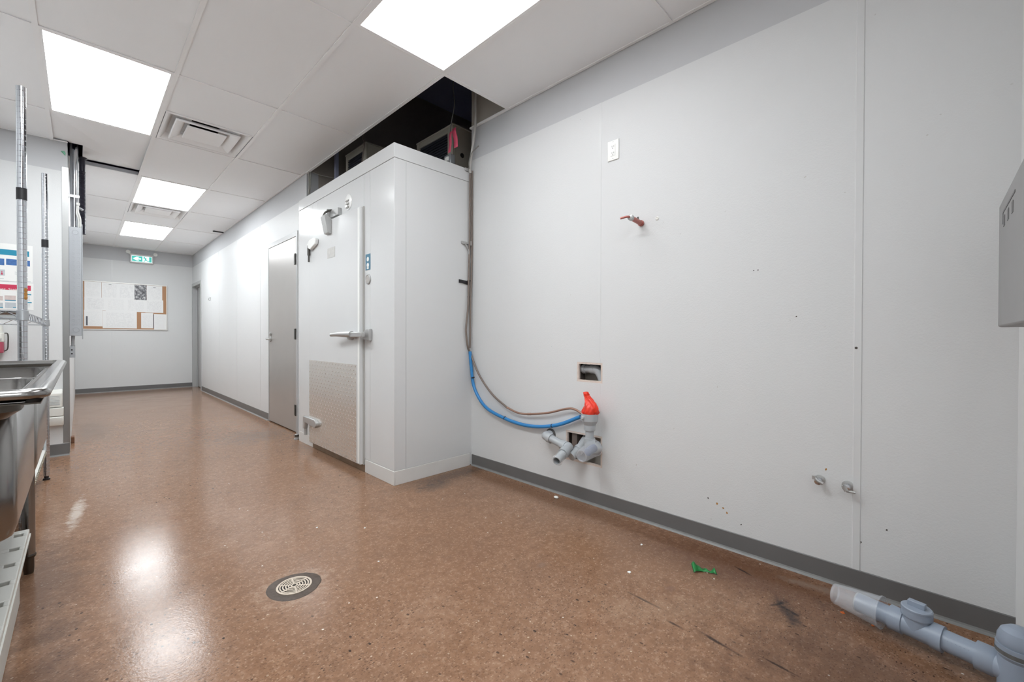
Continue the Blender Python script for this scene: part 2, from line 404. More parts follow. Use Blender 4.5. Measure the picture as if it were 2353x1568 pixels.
def baseboard(name, p0, p1, nrm, h=.088):
    p0, p1, nrm = Vector(p0), Vector(p1), Vector(nrm)
    prof = [(0, 0), (.003, 0), (.003, h-.003), (.001, h), (0, h)]
    o = struct(MB().loops([[p+nrm*a+V(0,0,z) for a, z in prof] for p in (p0, p1)]).obj(name, VINYL))
    toe = [(.003, 0), (.014, 0), (.011, .003), (.005, .007), (.003, .013)]
    MB().loops([[p+nrm*a+V(0,0,z) for a, z in toe] for p in (p0, p1)]).obj('cove_toe', TOE, o)
baseboard('baseboard_right', (XR, YN, 0), (XR, CY0-.006, 0), (-1, 0, 0))

# ---- near wall (beside the camera) and the room behind it
wn = struct(MB().box(1.0, XR+.02, YN-.12, YN-.003, 0, ZC+.02).obj('wall_near', PAINT, smooth=False))
MB().box(1.0, XR, YN-.003, YN, 0, ZF).obj('wall_panel', FRP, wn, smooth=False)
wn2 = struct(MB().box(1.003, 1.12, -1.6, YN-.12, 0, ZC+.02).obj('wall_near_return', PAINT, smooth=False))
MB().box(1.0, 1.003, -1.6, YN-.003, 0, ZF).obj('wall_panel', FRP, wn2, smooth=False)
wb0 = struct(MB().box(-.9, 1.12, -1.72, -1.6, 0, ZC+.02).obj('wall_behind', PAINT, smooth=False))
MB().box(XL, 1.0, -1.6, -1.597, 0, ZF).obj('wall_panel', FRP, wb0, smooth=False)
wl = struct(MB().box(XL-.12, XL-.003, -1.6, YP, 0, ZC+.02).obj('wall_left', PAINT, smooth=False))
MB().box(XL-.003, XL, -1.597, YP-.001, 0, ZF).obj('wall_panel', FRP, wl, smooth=False)

# ---- partition and corridor left wall
wp = struct(MB().box(XL-.12, XP-.003, YP+.003, YP+.12, 0, ZC+.02).obj('wall_partition', PAINT, smooth=False))
MB().box(XL, XP-.003, YP, YP+.003, 0, ZF).obj('wall_panel', FRP, wp, smooth=False)
wlf = struct(MB().box(XP-.12, XP-.003, YP+.12, YB, 0, ZC+.02).obj('wall_left_far', PAINT, smooth=False))
MB().box(XP-.003, XP, YP+.003, YB-.003, 0, ZF).obj('wall_panel', FRP, wlf, smooth=False)
baseboard('baseboard_partition', (XL, YP, 0), (XP, YP, 0), (0, -1, 0), .105)
# stainless corner guard
struct(MB().box(XP-.038, XP+.003, YP-.004, YP-.0005, .11, ZF+.04).box(XP+.0005, XP+.003, YP-.0005, YP+.04, .02, ZF+.04).obj('trim_1', mat('brushed_guard', (150, 150, 149), .34, .75, var=.05), bevel=.0008))

# ---- corridor right wall, back wall
D1 = (4.815, 5.79, 0, 2.112); D2 = (9.98, 10.80, 0, 2.06)
wc = struct(slab_holes(0, XC+.003, XC+.12, CY1+.09, YB, 0, ZC+.02, [D1, D2]).obj('wall_right_far', PAINT, smooth=False))
cs = [CY1+.09] + sorted(at(px, 700, 0, XC).y for px in (598, 544, 503)) + [9.9, YB]
for a, b in zip(cs, cs[1:]):
    slab_holes(0, XC, XC+.003, a+.0015, b-.0015, 0, ZF, [D1, D2]).obj('wall_panel', FRP, wc, smooth=False)
for y in cs[1:-1]: MB().box(XC-.002, XC, y-.009, y+.009, 0, ZF).obj('seam_strip', STRIP, wc, bevel=.001)
MB().box(XC+.12, 4.0, CY1+.09, CY1+.2, ZC-.45, ZC+.02).box(XC+.004, 4.0, CY1+.09, CY1+.2, ZC+.02, 4.0).obj('upper_drywall', DRYWALL, wc, smooth=False)
baseboard('baseboard_right_far', (XC, D1[1]+.03, 0), (XC, D2[0]-.05, 0), (-1, 0, 0))
wb = struct(MB().box(XP-.12, XC+.14, YB+.003, YB+.12, 0, ZC+.02).obj('wall_back', PAINT, smooth=False))
xs = at(258, 700, 1, YB).x
for a, b in ((XP, xs), (xs, XC)): MB().box(a+.001, b-.001, YB, YB+.003, 0, ZF).obj('wall_panel', FRP, wb, smooth=False)
MB().box(xs-.012, xs+.012, YB-.002, YB, 0, ZF).obj('seam_strip', STRIP, wb, bevel=.001)
baseboard('baseboard_back', (XP, YB, 0), (XC, YB, 0), (0, -1, 0))

# ---- steel door beside the cooler
d1 = struct(bpy.data.objects.new('door_1', None)); COL.objects.link(d1); d1.location = (XC, 5.3, 0); d1['_o'] = (XC, 5.3, 0)
d1['label'] = 'grey steel door beside the walk-in cooler'
lf = MB().box(XC-.006, XC+.038, D1[0]+.028, D1[1]-.02, .012, D1[3]-.012).obj('door_leaf', DOORM, d1, bevel=.001)
mb = MB().box(XC-.008, XC+.1, D1[0]-.02, D1[0]+.024, 0, D1[3]+.045).box(XC-.008, XC+.1, D1[0]+.024, D1[1]-.016, D1[3]-.008, D1[3]+.045)
mb.box(XC-.008, XC+.1, D1[1]-.016, D1[1]+.006, 0, D1[3]+.045)
mb.obj('door_frame', FRAME, d1, bevel=.0015)
MB().box(XC+.04, XC+.1, D1[0]+.024, D1[1]-.016, 0, D1[3]-.008).obj('door_core', HDARK, d1, smooth=False)
for z in (1.86, 1.06, .245):
    mb = MB().box(XC-.011, XC-.006, D1[0]+.026, D1[0]+.075, z-.057, z+.057)
    mb.cyl((XC-.014, D1[0]+.026, z-.058), (XC-.014, D1[0]+.026, z+.058), .0075)
    mb.obj('hinge', HDARK, d1)
hy, hz = 5.70, 1.005
lv = MB().lathe((XC-.006, hy, hz), (-1,0,0), [(0,.034),(.008,.034),(.012,.026),(.012,.014),(.05,.013),(.056,.010)], 20)
lv.tube([(XC-.052, hy, hz), (XC-.056, hy-.04, hz), (XC-.056, hy-.09, hz-.002), (XC-.05, hy-.125, hz-.004)], lambda t: .0115-.004*t, 12)
lv.obj('lever_handle', ZINC, lf)
MB().lathe((XC-.006, hy, hz+.062), (-1,0,0), [(0,.021),(.012,.021),(.016,.015),(.018,.006)], 18).obj('lock_cylinder', ZINC, lf)
# ---- far door in the corridor
d2 = struct(bpy.data.objects.new('door_2', None)); COL.objects.link(d2); d2.location = (XC, 10.4, 0); d2['_o'] = (XC, 10.4, 0)
d2['label'] = 'recessed grey door at the corridor end'
MB().box(XC+.075, XC+.115, D2[0]+.03, D2[1]-.03, .01, D2[3]-.03).obj('door_leaf', FRAME, d2, bevel=.001)
mb = MB().box(XC-.012, XC+.118, D2[0]-.045, D2[0]+.012, 0, D2[3]+.05).box(XC-.012, XC+.118, D2[1]-.012, D2[1]+.045, 0, D2[3]+.05).box(XC-.012, XC+.118, D2[0]+.012, D2[1]-.012, D2[3]-.012, D2[3]+.05)
mb.box(XC+.05, XC+.072, D2[0]+.012, D2[0]+.03, 0, D2[3]-.012).box(XC+.05, XC+.072, D2[1]-.03, D2[1]-.012, 0, D2[3]-.012).box(XC+.05, XC+.072, D2[0]+.03, D2[1]-.03, D2[3]-.03, D2[3]-.012)
mb.obj('door_frame', FRAME, d2, bevel=.0015)

# ---- plenum above the ceiling
struct(MB().box(-1.0, 4.1, -1.8, 11.0, 4.0, 4.1).obj('ceiling_deck', DECKLIFT, smooth=False))
struct(MB().box(4.0, 4.1, -1.8, 11.0, 0, 4.0).obj('wall_plenum_right', DECKLIFT, smooth=False))
struct(MB().box(-1.0, -.9, -1.8, 11.0, ZC+.02, 4.0).obj('wall_plenum_left', DECKLIFT, smooth=False))
struct(MB().box(-1.0, 4.1, 10.98, 11.1, ZC+.02, 4.0).obj('wall_plenum_back', DECKLIFT, smooth=False))
struct(MB().box(-1.0, 4.1, -1.85, -1.73, ZC+.02, 4.0).obj('wall_plenum_near', DECKLIFT, smooth=False))

# ---- suspended ceiling
GX = [XL, -.165, .438, 1.035, 1.63, XR]
GY = [-1.6, -1.44, -.22, 1.0, 2.22, 3.44, 4.66, 5.88, 7.10, 8.32, 9.54, 10.76, YB]
mb = MB()
for x0, x1, y0, y1 in ((XR-.02, XR, YN, WEND), (XC-.02, XC, CY1+.09, YB), (XP, XP+.018, YP+.37, YB), (XL, XL+.018, -1.6, YP), (XL, XP, YP-.018, YP), (XP, XC, YB-.018, YB), (1.0, XR, YN, YN+.018)):
    mb.box(x0, x1, y0, y1, ZC, ZC+.006)
ceil = struct(mb.obj('ceiling', TEE, smooth=False))
LIGHTS = {(1, 1): 'lE', (1, 3): 'lF', (1, 5): 'lA', (3, 3): 'lB', (2, 7): 'lC', (2, 9): 'lD'}
VENTS = {(2, 5): 1, (2, 8): 0}         # half of the cell: 1 far half, 0 near half
def tile(x0, x1, y0, y1, tilt=0):
    g = .0015
    mb = MB().box(x0+g, x1-g, y0+g, y1-g, ZC+.004, ZC+.018)
    if tilt:
        for p in mb.v: p.z += tilt*(p.y-y0)/(y1-y0)
    mb.obj('ceiling_tile', TILE, ceil, smooth=False)
for i in range(5):
    for j in range(12):
        x0, x1, y0, y1 = GX[i], GX[i+1], GY[j], GY[j+1]
        if (i, j) in LIGHTS: continue
        if i == 4 and 4 <= j: continue                       # open bay over the cooler
        if i == 4 and j == 3: y1 = 2.22
        if i == 0 and y0 >= YP: continue
        if i == 0 and y1 > YP: y1 = YP
        if y0 < YN-.1 and i >= 3: continue
        if i == 3 and j > 4: x1 = min(x1, XC)
        if i == 3 and j == 2: pass
        if (i, j) in VENTS:
            ym = (y0+y1)/2
            if VENTS[(i, j)]: tile(x0, x1, y0, ym)
            else: tile(x0, x1, ym, y1)
            continue
        if i == 1 and j == 6:                                # disturbed tile by the conduits: notched and pushed up
            tm = MB().prism([(x0+.001, y0+.001), (x1-.001, y0+.001), (x1-.001, y1-.01), (.022, y1-.01), (.022, YP+.03), (XP+.004, YP+.03), (XP+.004, YP-.001), (x0+.001, YP-.001)], 2, ZC+.004, ZC+.018)
            for q_ in tm.v: q_.z += .05*max(0, (q_.y-y0)/(y1-y0))**2
            tm.obj('ceiling_tile', TILE, ceil, smooth=False); continue
        if i == 1 and y0 > YP: x0 = XP
        tile(x0, x1, y0, y1)
TW = .012
def tee(x0, x1, y0, y1, m=TEE):
    MB().box(x0, x1, y0, y1, ZC-.002, ZC+.003).obj('grid_tee', m, ceil, smooth=False)
for x in GX[1:5]:
    if x == GX[1]:
        tee(x-TW, x+TW, -1.6, YP)
    elif x == GX[4]:
        tee(x-TW, x+TW, YN, CY1+.09)
    elif x == GX[3]: tee(x-TW, x+TW, YN, YB)
    else: tee(x-TW, x+TW, -1.6, YB)
for y in GY[1:-1]:
    for i in range(5):
        x0, x1 = GX[i]+TW, GX[i+1]-TW
        if i == 4 and y > 2.1: continue
        if i == 0 and y > YP: continue
        if y < YN+.02 and i >= 3: continue
        if i == 1 and y > YP: x0 = XP+.018
        if i == 3 and y > CY1: x1 = min(x1, XC-.02)
        if i == 1 and abs(y-5.88) < .01: x0 = .03
        tee(x0, x1, y-TW*.6, y+TW*.6)
tee(GX[2]+TW, GX[3]-TW, 4.05-TW*.6, 4.05+TW*.6); tee(GX[2]+TW, GX[3]-TW, 7.71-TW*.6, 7.71+TW*.6)
# bare side of the cross tee that shows where the tile is pushed up
MB().box(.03, GX[2]-TW, 5.873, 5.877, ZC+.003, ZC+.036).obj('tee_web', GALVP, ceil, smooth=False)
# end trims of the open bay
MB().box(GX[4]+TW, XR-.02, 2.212, 2.236, ZC-.002, ZC+.022).obj('grid_tee', TEE, ceil, smooth=False)
MB().box(XR-.018, XR, 2.236, WEND, ZC-.001, ZC+.012).obj('wall_angle', TEE, ceil, smooth=False)
MB().box(GX[4]-.001, GX[4]+.001, 2.22, CY1+.09, ZC+.003, ZC+.036).obj('tee_web', TEE, ceil, smooth=False)

# ================================================================== CEILING FIXTURES
LL = {(1, 5): 'bright ceiling light panel nearest the partition with the posters', (3, 3): 'bright ceiling light panel before the cooler, cut by the top photo edge', (1, 1): 'added fill light panel behind the viewpoint, out of view', (1, 3): 'added fill light panel over the viewpoint, out of view',  # panels behind and over the viewpoint are unseen, added as fill light
      (2, 7): 'ceiling light panel between the steel door and the far vent', (2, 9): 'farthest ceiling light panel, just before the exit sign'}
for (i, j), lab in LL.items():
    x0, x1, y0, y1 = GX[i]+.002, GX[i+1]-.002, GY[j]+.002, GY[j+1]-.002
    t = thing('ceiling_light', lab, 'light', ((x0+x1)/2, (y0+y1)/2, ZC-.002), 'recessed ceiling light panels')
    e = .024; fr = MB()
    fr.box(x0, x1, y0, y0+e, ZC-.001, ZC+.03).box(x0, x1, y1-e, y1, ZC-.001, ZC+.03).box(x0, x0+e, y0+e, y1-e, ZC-.001, ZC+.03).box(x1-e, x1, y0+e, y1-e, ZC-.001, ZC+.03)
    fr.box(x0, x1, y0, y1, ZC+.03, ZC+.06)
    fr.obj('frame', TEE, t, bevel=.001)
    MB().box(x0+e, x1-e, y0+e, y1-e, ZC+.003, ZC+.008).obj('diffuser', DIFFB if (i, j) == (3, 3) else DIFFN if i == 2 else DIFF, t, smooth=False)
def vent(x0, x1, y0, y1, lab):
    t = thing('ceiling_vent', lab, 'vent', ((x0+x1)/2, (y0+y1)/2, ZC-.02), 'square ceiling air diffusers')
    cx, cy = (x0+x1)/2, (y0+y1)/2; hx, hy = (x1-x0)/2-.004, (y1-y0)/2-.004
    def ring(f, z): return [V(cx+sx*hx*f, cy+sy*hy*f, z) for sx, sy in ((-1,-1),(1,-1),(1,1),(-1,1))]
    MB().loops([ring(1, ZC+.004), ring(1, ZC-.002), ring(.95, ZC-.002), ring(.80, ZC+.05), ring(.34, ZC+.075)], False, False).obj('outer_cone', TEE, t, bevel=.004)
    MB().lathe((cx, cy, ZC+.07), (0,0,1), [(0, .10), (.12, .10)], 24, False, True).obj('neck', HOLE, t)
    MB().loops([ring(.76, ZC+.004), ring(.755, ZC-.008), ring(.73, ZC-.010), ring(.55, ZC+.02), ring(.5, ZC+.036), ring(.52, ZC+.04), ring(.74, ZC+.008)], False, False).obj('middle_cone', TEE, t, bevel=.003)
    MB().loops([ring(.47, ZC+.006), ring(.46, ZC-.004), ring(.40, ZC-.006), ring(.10, ZC+.004)], False, True).obj('centre_plate', TEE, t, bevel=.003)
vent(GX[2]+TW, GX[3]-TW, 4.05+.008, 4.66-.008, 'square white ceiling vent beside the light nearest the partition')
vent(GX[2]+TW, GX[3]-TW, 7.10+.008, 7.71-.008, 'square white ceiling vent between the two far light panels')
p = at(505, 533, 2, ZC)
tag(MB().box(p.x-.09, p.x+.05, p.y-.02, p.y+.02, ZC-.012, ZC-.0015).obj('ceiling_clip', BLACK, bevel=.002), 'small dark clip on the ceiling over the corridor wall', 'clip')

# ================================================================== WALK-IN COOLER
wk = thing('walk_in_cooler', 'white walk-in cooler with a hinged door and metal kick plate', 'cooler', (2.4, 3.55, 0))
BX = 3.9
DO = (3.10, 4.115, .055, 2.025)
MB().box(CX+.012, BX, CY0+.004, CY1-.004, .004, CZ-.1).obj('body', COOLER, wk, smooth=False)
# side panels toward the room
sx = at(933, 700, 1, CY0).x
for a, b in ((CX+.001, sx-.001), (sx+.001, XR+.1)): MB().box(a, b, CY0, CY0+.004, .1, CZ-.102).obj('side_panel', COOLER, wk, bevel=.0008)
# front panels
for a, b, z0, z1 in ((CY0+.001, 3.00, .1, CZ-.102), (3.002, 3.098, .1, CZ-.102), (3.10, 4.00, 2.03, CZ-.102), (4.002, 4.117, 2.03, CZ-.102), (4.119, CY1-.001, .1, CZ-.102)):
    MB().box(CX, CX+.012, a, b, z0, z1).obj('front_panel', COOLER, wk, bevel=.0012)
MB().box(CX-.004, BX, CY0-.004, CY1, CZ-.1, CZ).obj('top_cap', COOLER, wk, bevel=.003)
BASE = mat('dirty_base_strip', (216, 214, 211), .35, var=.07, vscale=7)
SILL = mat('stained_sill', (150, 128, 108), .55, .3, var=.4, vscale=9)
MB().box(CX-.005, CX+.004, CY0-.005, 3.075, 0, .098).obj('base_strip', BASE, wk, bevel=.002)
MB().box(CX+.004, XR-.02, CY0-.005, CY0+.004, 0, .098).obj('base_strip', BASE, wk, bevel=.002)
MB().box(CX-.005, CX+.004, 4.112, CY1, 0, .098).obj('base_strip', BASE, wk, bevel=.002)
MB().box(CX-.003, CX+.05, 3.075, 4.112, 0, .05).obj('sill', SILL, wk, bevel=.002)
# pressure vent
p = V(CX, 3.365, 2.117)
vn = MB().lathe(p, (-1,0,0), [(0, .064), (.005, .063), (.008, .056), (.010, .0)], 28).obj('pressure_vent', WHITE, wk)
mb = MB()
for dz in (.018, -.008, -.034): mb.prism([(CX-.0095, p.z+dz), (CX-.017, p.z+dz-.012), (CX-.017, p.z+dz-.016), (CX-.0095, p.z+dz-.012)], 1, p.y-.027, p.y+.027)
for q in mb.v: pass
mb.obj('louvre', mat('louvre_grey', (150, 148, 144), .4), vn)
st = MB().box(CX-.0015, CX, 2.995, 3.07, 1.535, 1.655).obj('sticker', STICK, wk)
mb = MB()
for dz, rr in ((.022, .017), (-.024, .018)): mb.lathe((CX-.0015, 3.035, 1.595+dz), (-1,0,0), [(0, rr), (.0006, rr)], 16)
mb.box(CX-.0021, CX-.0015, 3.02, 3.05, 1.543, 1.558)
mb.obj('sticker_print', OUTLET, st)
g = MB().lathe((CX, 3.026, 1.464), (-1,0,0), [(0, .037), (.006, .037), (.009, .033), (.006, .031), (.006, 0)], 24).obj('dial_gauge', ZINC, wk)
MB().lathe((CX-.0062, 3.026, 1.464), (-1,0,0), [(0, .031), (.001, .031)], 24).obj('dial_face', mat('dial', (176, 172, 168), .3, var=.2, vscale=30), g)
# door
dr = MB().box(CX-.034, CX+.004, *DO).obj('door', COOLER, wk, bevel=.006, seg=3)
MB().box(CX-.038, CX-.034, DO[0]+.002, DO[0]+.028, DO[2]+.01, DO[3]-.01).obj('edge_trim', WHITE, dr, bevel=.0015)
MB().box(CX-.01, CX+.006, DO[0]-.012, DO[0]+.001, DO[2], DO[3]).obj('gasket', mat('gasket_grey', (176, 174, 170), .6), dr, smooth=False)
KY0, KY1, KZ0, KZ1 = 3.155, 4.112, .062, .818
kp = MB().box(CX-.0362, CX-.034, KY0, KY1, KZ0, KZ1)
nc, nr = 32, 25
for r_ in range(nr):
    for c_ in range(nc):
        y = KY0+(c_+.5)*(KY1-KY0)/nc; z = KZ0+(r_+.5)*(KZ1-KZ0)/nr
        s_ = 1 if (r_+c_) % 2 else -1
        a = V(0, .0105, .0080*s_); b = V(0, -.0026, .0030*s_)
        c0 = V(CX-.0362, y, z); top = V(CX-.0373, y, z)
        kp.add([c0+a, c0+b, c0-a, c0-b, top+a*.45, top-a*.45], [(0,1,4),(1,5,4),(1,2,5),(2,3,5),(3,4,5),(3,0,4)])
KICK = mat('bright_tread_plate', (228, 225, 220), .24, .8, var=.03, vscale=3)
kp.obj('kick_plate', KICK, dr, smooth=False)
mb = MB().box(CX-.0355, CX-.034, 3.545, 3.70, 1.70, 1.785)
npl = mb.obj('nameplate', mat('nameplate_grey', (178, 176, 172), .35, .2, var=.2, vscale=60), dr)
# latch handle across the door edge
hz = 1.047; fx = CX-.034
mb = MB().prism([(3.14, hz-.022), (3.26, hz-.026), (3.29, hz-.020), (3.29, hz+.024), (3.14, hz+.024)], 0, fx-.022, fx)
mb.prism([(2.985, hz-.018), (3.20, hz-.018), (3.20, hz+.020), (2.985, hz+.020)], 0, fx-.046, fx-.014)
mb.obj('latch_body', ZINC, dr, bevel=.005)
mb = MB().tube([(fx-.03, 3.17, hz+.004), (fx-.045, 3.27, hz+.004), (fx-.06, 3.37, hz+.004), (fx-.066, 3.47, hz)], lambda t: .026-.013*t, 12)
mb.lathe((fx-.008, 3.225, hz-.014), (0,0,-1), [(0,.034),(.018,.030),(.026,.012)], 18)
mb.obj('latch_handle', ZINC, dr)
MB().prism([(2.97, hz-.045), (3.06, hz-.035), (3.06, hz+.02), (3.01, hz+.045), (2.97, hz+.045)], 0, CX-.028, CX-.001).obj('strike', ZINC, wk, bevel=.004)
# hinges
def hinge(z, m):
    out = [(4.09, z-.02), (4.02, z-.046), (3.90, z-.010), (3.89, z+.035), (3.93, z+.05), (4.04, z+.045), (4.10, z+.012)]
    h = MB().prism(out, 0, fx-.03, fx)
    h = h.obj('hinge', m, dr, bevel=.008, seg=3)
    MB().cyl((fx-.018, 4.075, z-.09), (fx-.018, 4.075, z), .013).cyl((fx-.018, 4.075, z-.15), (fx-.018, 4.075, z-.09), .008).obj('hinge_pin', HDARK if m is WHITE else ZINC, wk)
    MB().box(CX-.02, CX, 4.121, 4.20, z-.05, z+.03).obj('hinge_flap', m, wk, bevel=.005)
hinge(1.865, WHITE)
z = .245
MB().prism([(4.20, z-.07), (4.155, z-.07), (4.145, z-.01), (3.92, z-.03), (3.885, z-.005), (3.885, z+.02), (3.93, z+.045), (4.20, z+.045)], 0, fx-.03, fx).obj('hinge', ZINC, dr, bevel=.006, seg=3)
MB().cyl((fx-.012, 4.175, z-.13), (fx-.012, 4.175, z-.06), .014).obj('hinge_pin', ZINC, wk)
# door closer
mb = MB().prism([(fx, 1.90), (fx-.03, 1.905), (fx-.062, 2.045), (fx-.045, 2.06), (fx, 2.03)], 1, 3.615, 3.70)
cl = mb.obj('door_closer', ZINC, dr, bevel=.003)
MB().box(CX-.03, CX-.001, 3.50, 3.66, 2.04, 2.10).box(CX-.055, CX-.001, 3.66, 3.675, 2.04, 2.115).obj('closer_hook', ZINC, wk, bevel=.002)
MB().tube([(fx-.05, 3.66, 2.05), (fx-.035, 3.655, 2.08), (CX-.03, 3.645, 2.105), (CX-.012, 3.64, 2.10)], .008, 8).obj('closer_arm', HDARK, wk)

# ================================================================== ON TOP OF THE COOLER
def condenser(x0, x1, y0, y1, z1, lab):
    t = thing('condensing_unit', lab, 'condenser', ((x0+x1)/2, (y0+y1)/2, CZ), 'condensing units on the cooler roof')
    z0 = CZ+.001
    MB().box(x0+.02, x1, y0, y1, z0, z1).obj('casing', TANM, t, bevel=.004)
    e = .045; mb = MB()
    mb.box(x0, x0+.02, y0, y0+e*1.6, z0, z1).box(x0, x0+.02, y1-e, y1, z0, z1).box(x0, x0+.02, y0+e*1.6, y1-e, z1-e, z1).box(x0, x0+.02, y0+e*1.6, y1-e, z0, z0+.03)
    mb.obj('face_frame', TANM, t, bevel=.002)
    MB().box(x0+.012, x0+.019, y0+e*1.6, y1-e, z0+.03, z1-e).obj('fin_core', GRILLE, t, smooth=False)
    k = z0+.045
    while k < z1-e-.01:
        MB().box(x0+.002, x0+.012, y0+e*1.6, y1-e, k, k+.007).obj('grille_bar', GRILLE, t, smooth=False); k += .022
    MB().box(x0-.004, x1+.004, y0-.006, y1+.004, z1, z1+.012).obj('lid', TANM, t, bevel=.002)
    MB().lathe((x0+.10, y0, z0+.20), (0,-1,0), [(0, .02), (.002, .02)], 18).obj('side_port', HOLE, t)
    return t
condenser(2.185, 2.75, 2.86, 3.40, 2.80, 'tan condensing unit on the cooler roof with a pink ribbon hanging before it')
condenser(1.84, 2.30, 3.69, 4.12, 2.80, 'smaller looking tan condensing unit farther back on the cooler roof')
MB_ = MB().tube([at(1041, 200, 0, 2.10), at(1044, 240, 0, 2.10), at(1036, 290, 0, 2.10), at(1034, 326, 0, 2.11), at(1032, 346, 0, 2.12)], .004, 8)
P0 = at(1041, 200, 0, 2.10); MB_.tube([(P0.x, P0.y, 3.6), (P0.x+.01, P0.y, 3.2), P0], .004, 8)
tag(MB_.obj('hanging_cable', mat('grey_cable', (104, 104, 104), .5)), 'thin grey cable hanging from the dark plenum before the nearer condensing unit', 'cable')
mb = MB(); c0 = at(1040, 306, 0, 2.09)
for dy, dz, w_ in ((.020, 0, .034), (-.020, .014, .048)):
    pts = []
    for k in range(7):
        t = k/6; pts.append((c0.x-.004*math.sin(6*t), c0.y+dy*(1+1.2*t)+.004*math.sin(9*t), c0.z+dz+.02-.16*t))
    n = len(pts); mb.add([V(*q)+V(0, w_*.5, 0) for q in pts]+[V(*q)-V(0, w_*.5, 0) for q in pts], [(k, k+1, n+k+1, n+k) for k in range(n-1)])
rb = mb.obj('warning_ribbon', PINK); rb.modifiers.new('s', 'SOLIDIFY').thickness = .001
tag(rb, 'pink plastic ribbon tied to the hanging cable', 'ribbon')
q = at(1032, 366, 0, 2.12)
t = thing('conduit_box', 'small dark metal junction box standing in front of the nearer condensing unit', 'junction box', (q.x, q.y, CZ))
MB().box(q.x-.02, q.x+.03, q.y-.045, q.y+.045, CZ+.001, q.z+.03).obj('box_body', GALV, t, bevel=.006)
MB().box(q.x-.025, q.x-.02, q.y-.02, q.y+.02, q.z-.02, q.z+.01).obj('cover_label', OUTLET, t)
a, b = at(837, 330, 0, 1.80), at(832, 378, 0, 1.80)
tag(MB().tube([(a.x+.15, a.y-.1, 3.3), (a.x, a.y, a.z+.1), a, b, (b.x+.02, b.y+.03, CZ+.004)], .006, 8).obj('line_set', TAUPE), 'taupe refrigerant line rising off the farther condensing unit', 'pipe')
a = at(770, 430, 1, 4.48)
tag(MB().tube([at(713, 393, 1, 4.5), at(735, 402, 1, 4.5), at(757, 407, 1, 4.48), at(790, 412, 1, 4.46)], .004, 8).obj('loose_wire', mat('pale_wire', (176, 172, 162), .5)), 'pale wire sagging along the drywall at the far end of the ceiling opening', 'wire')
a = at(710, 398, 1, 4.5)
tag(MB().tube([(a.x, 4.5, ZC+.1), at(710, 398, 1, 4.5), at(711, 420, 1, 4.5), at(709, 446, 1, 4.5)], .005, 8).tube([(a.x+.02, 4.5, ZC+.1), at(714, 400, 1, 4.5), at(714, 425, 1, 4.5), at(711, 446, 1, 4.5)], .004, 8).obj('wire_bundle', mat('pale_wire2', (160, 158, 150), .5)),
    'two pale wires dropping behind the cooler beside the steel door', 'wire')
a = at(768, 420, 1, 4.44)
tag(MB().box(a.x, a.x+.03, 4.40, 4.44, CZ+.001, 3.99).obj('steel_post', DECKLIFT), 'dark upright post behind the farther condensing unit', 'post')
# ================================================================== LINES IN THE CORNER
RX = XR-.028
l1 = thing('drain_line', 'taupe copper line running down the corner and across to the funnel drain', 'pipe', (RX, 2.4, .5))
up = [at(1094, 262, 0, RX), at(1091, 300, 0, RX-.01), at(1085, 345, 0, RX-.012), at(1080, 386, 0, RX-.012)]
LY = CY0-.016
pts = [at(x, y, 1, LY) for x, y in ((1080, 400), (1079.5, 480), (1079, 560), (1077, 640), (1076, 700), (1071.5, 745), (1071, 765), (1075, 797), (1081, 812))]
pts += [at(x, y, 0, RX-.005) for x, y in ((1100, 860), (1130, 905), (1165, 937))]
mb = MB().tube(pts, .0075, 10); mb.obj('tube', TAUPE, l1)
MB().tube([at(x, y, 0, RX-.005) for x, y in ((1165, 937), (1190, 949), (1215, 952), (1260, 949), (1300, 940), (1320, 941), (1343, 955))], .0072, 10).obj('copper_end', COPPER, l1)
a, b = at(1212, 952, 0, RX-.005), at(1220, 952, 0, RX-.005); MB().cyl(a, b, .0085).obj('coupling', COPPER, l1)
l2 = thing('vent_line', 'second taupe line strapped beside the drain line in the cooler corner', 'pipe', (RX, 2.5, .9))
MB().tube([at(x, y, 1, LY)+V(.0165, 0, 0) for x, y in ((1081, 392), (1080.5, 480), (1080.5, 570), (1079, 640), (1077, 700), (1076.5, 760), (1076, 800))], .0075, 10).obj('tube', TAUPE, l2)
for yy in (683, 812):
    pass
a = at(1078, 683, 0, RX); MB().lathe(a-V(0,0,.002), (0,0,1), [(0, .013), (.004, .013)], 12).box(a.x-.02, a.x-.012, a.y-.002, a.y+.02, a.z-.001, a.z+.001).obj('cable_tie', BLACK, l2)
MB().box(at(1076, 610, 0, RX).x-.012, at(1076, 610, 0, RX).x-.0095, at(1076, 610, 0, RX).y-.006, at(1076, 610, 0, RX).y+.006, at(1076, 618, 0, RX).z, at(1076, 604, 0, RX).z).obj('paper_label', OUTLET, l2)
cb = tag(MB().tube(up + [at(1081, 398, 0, RX-.004)], .010, 10).tube([(up[0].x+.02, up[0].y-.05, 3.3), (up[0].x, up[0].y, up[0].z+.15), up[0]], .010, 10).obj('white_conduit', mat('whitish_conduit', (190, 188, 184), .45)), 'whitish conduit rising from the corner clamp into the ceiling opening', 'conduit')
tag(MB().tube([at(1100, 335, 0, RX-.01), at(1084, 352, 0, RX-.03), at(1078, 372, 0, RX-.04), at(1079, 388, 0, RX-.035)], .004, 8).obj('grey_wire_loop', mat('grey_wire', (130, 128, 122), .5)), 'grey wire looping round the whitish conduit at the cooler corner', 'wire')
a = at(1079, 393, 0, RX)
tag(MB().box(a.x-.05, a.x-.010, CY0-.014, CY0-.005, a.z-.012, a.z+.012).lathe(a-V(0,0,.011), (0,0,1), [(0,.018),(.022,.018)], 16).obj('pipe_clamp', ZINC, bevel=.001), 'bright metal clamp at the top of the corner lines', 'clamp')
a = at(1066, 558, 1, CY0-.01); c = at(1079, 560, 0, RX)
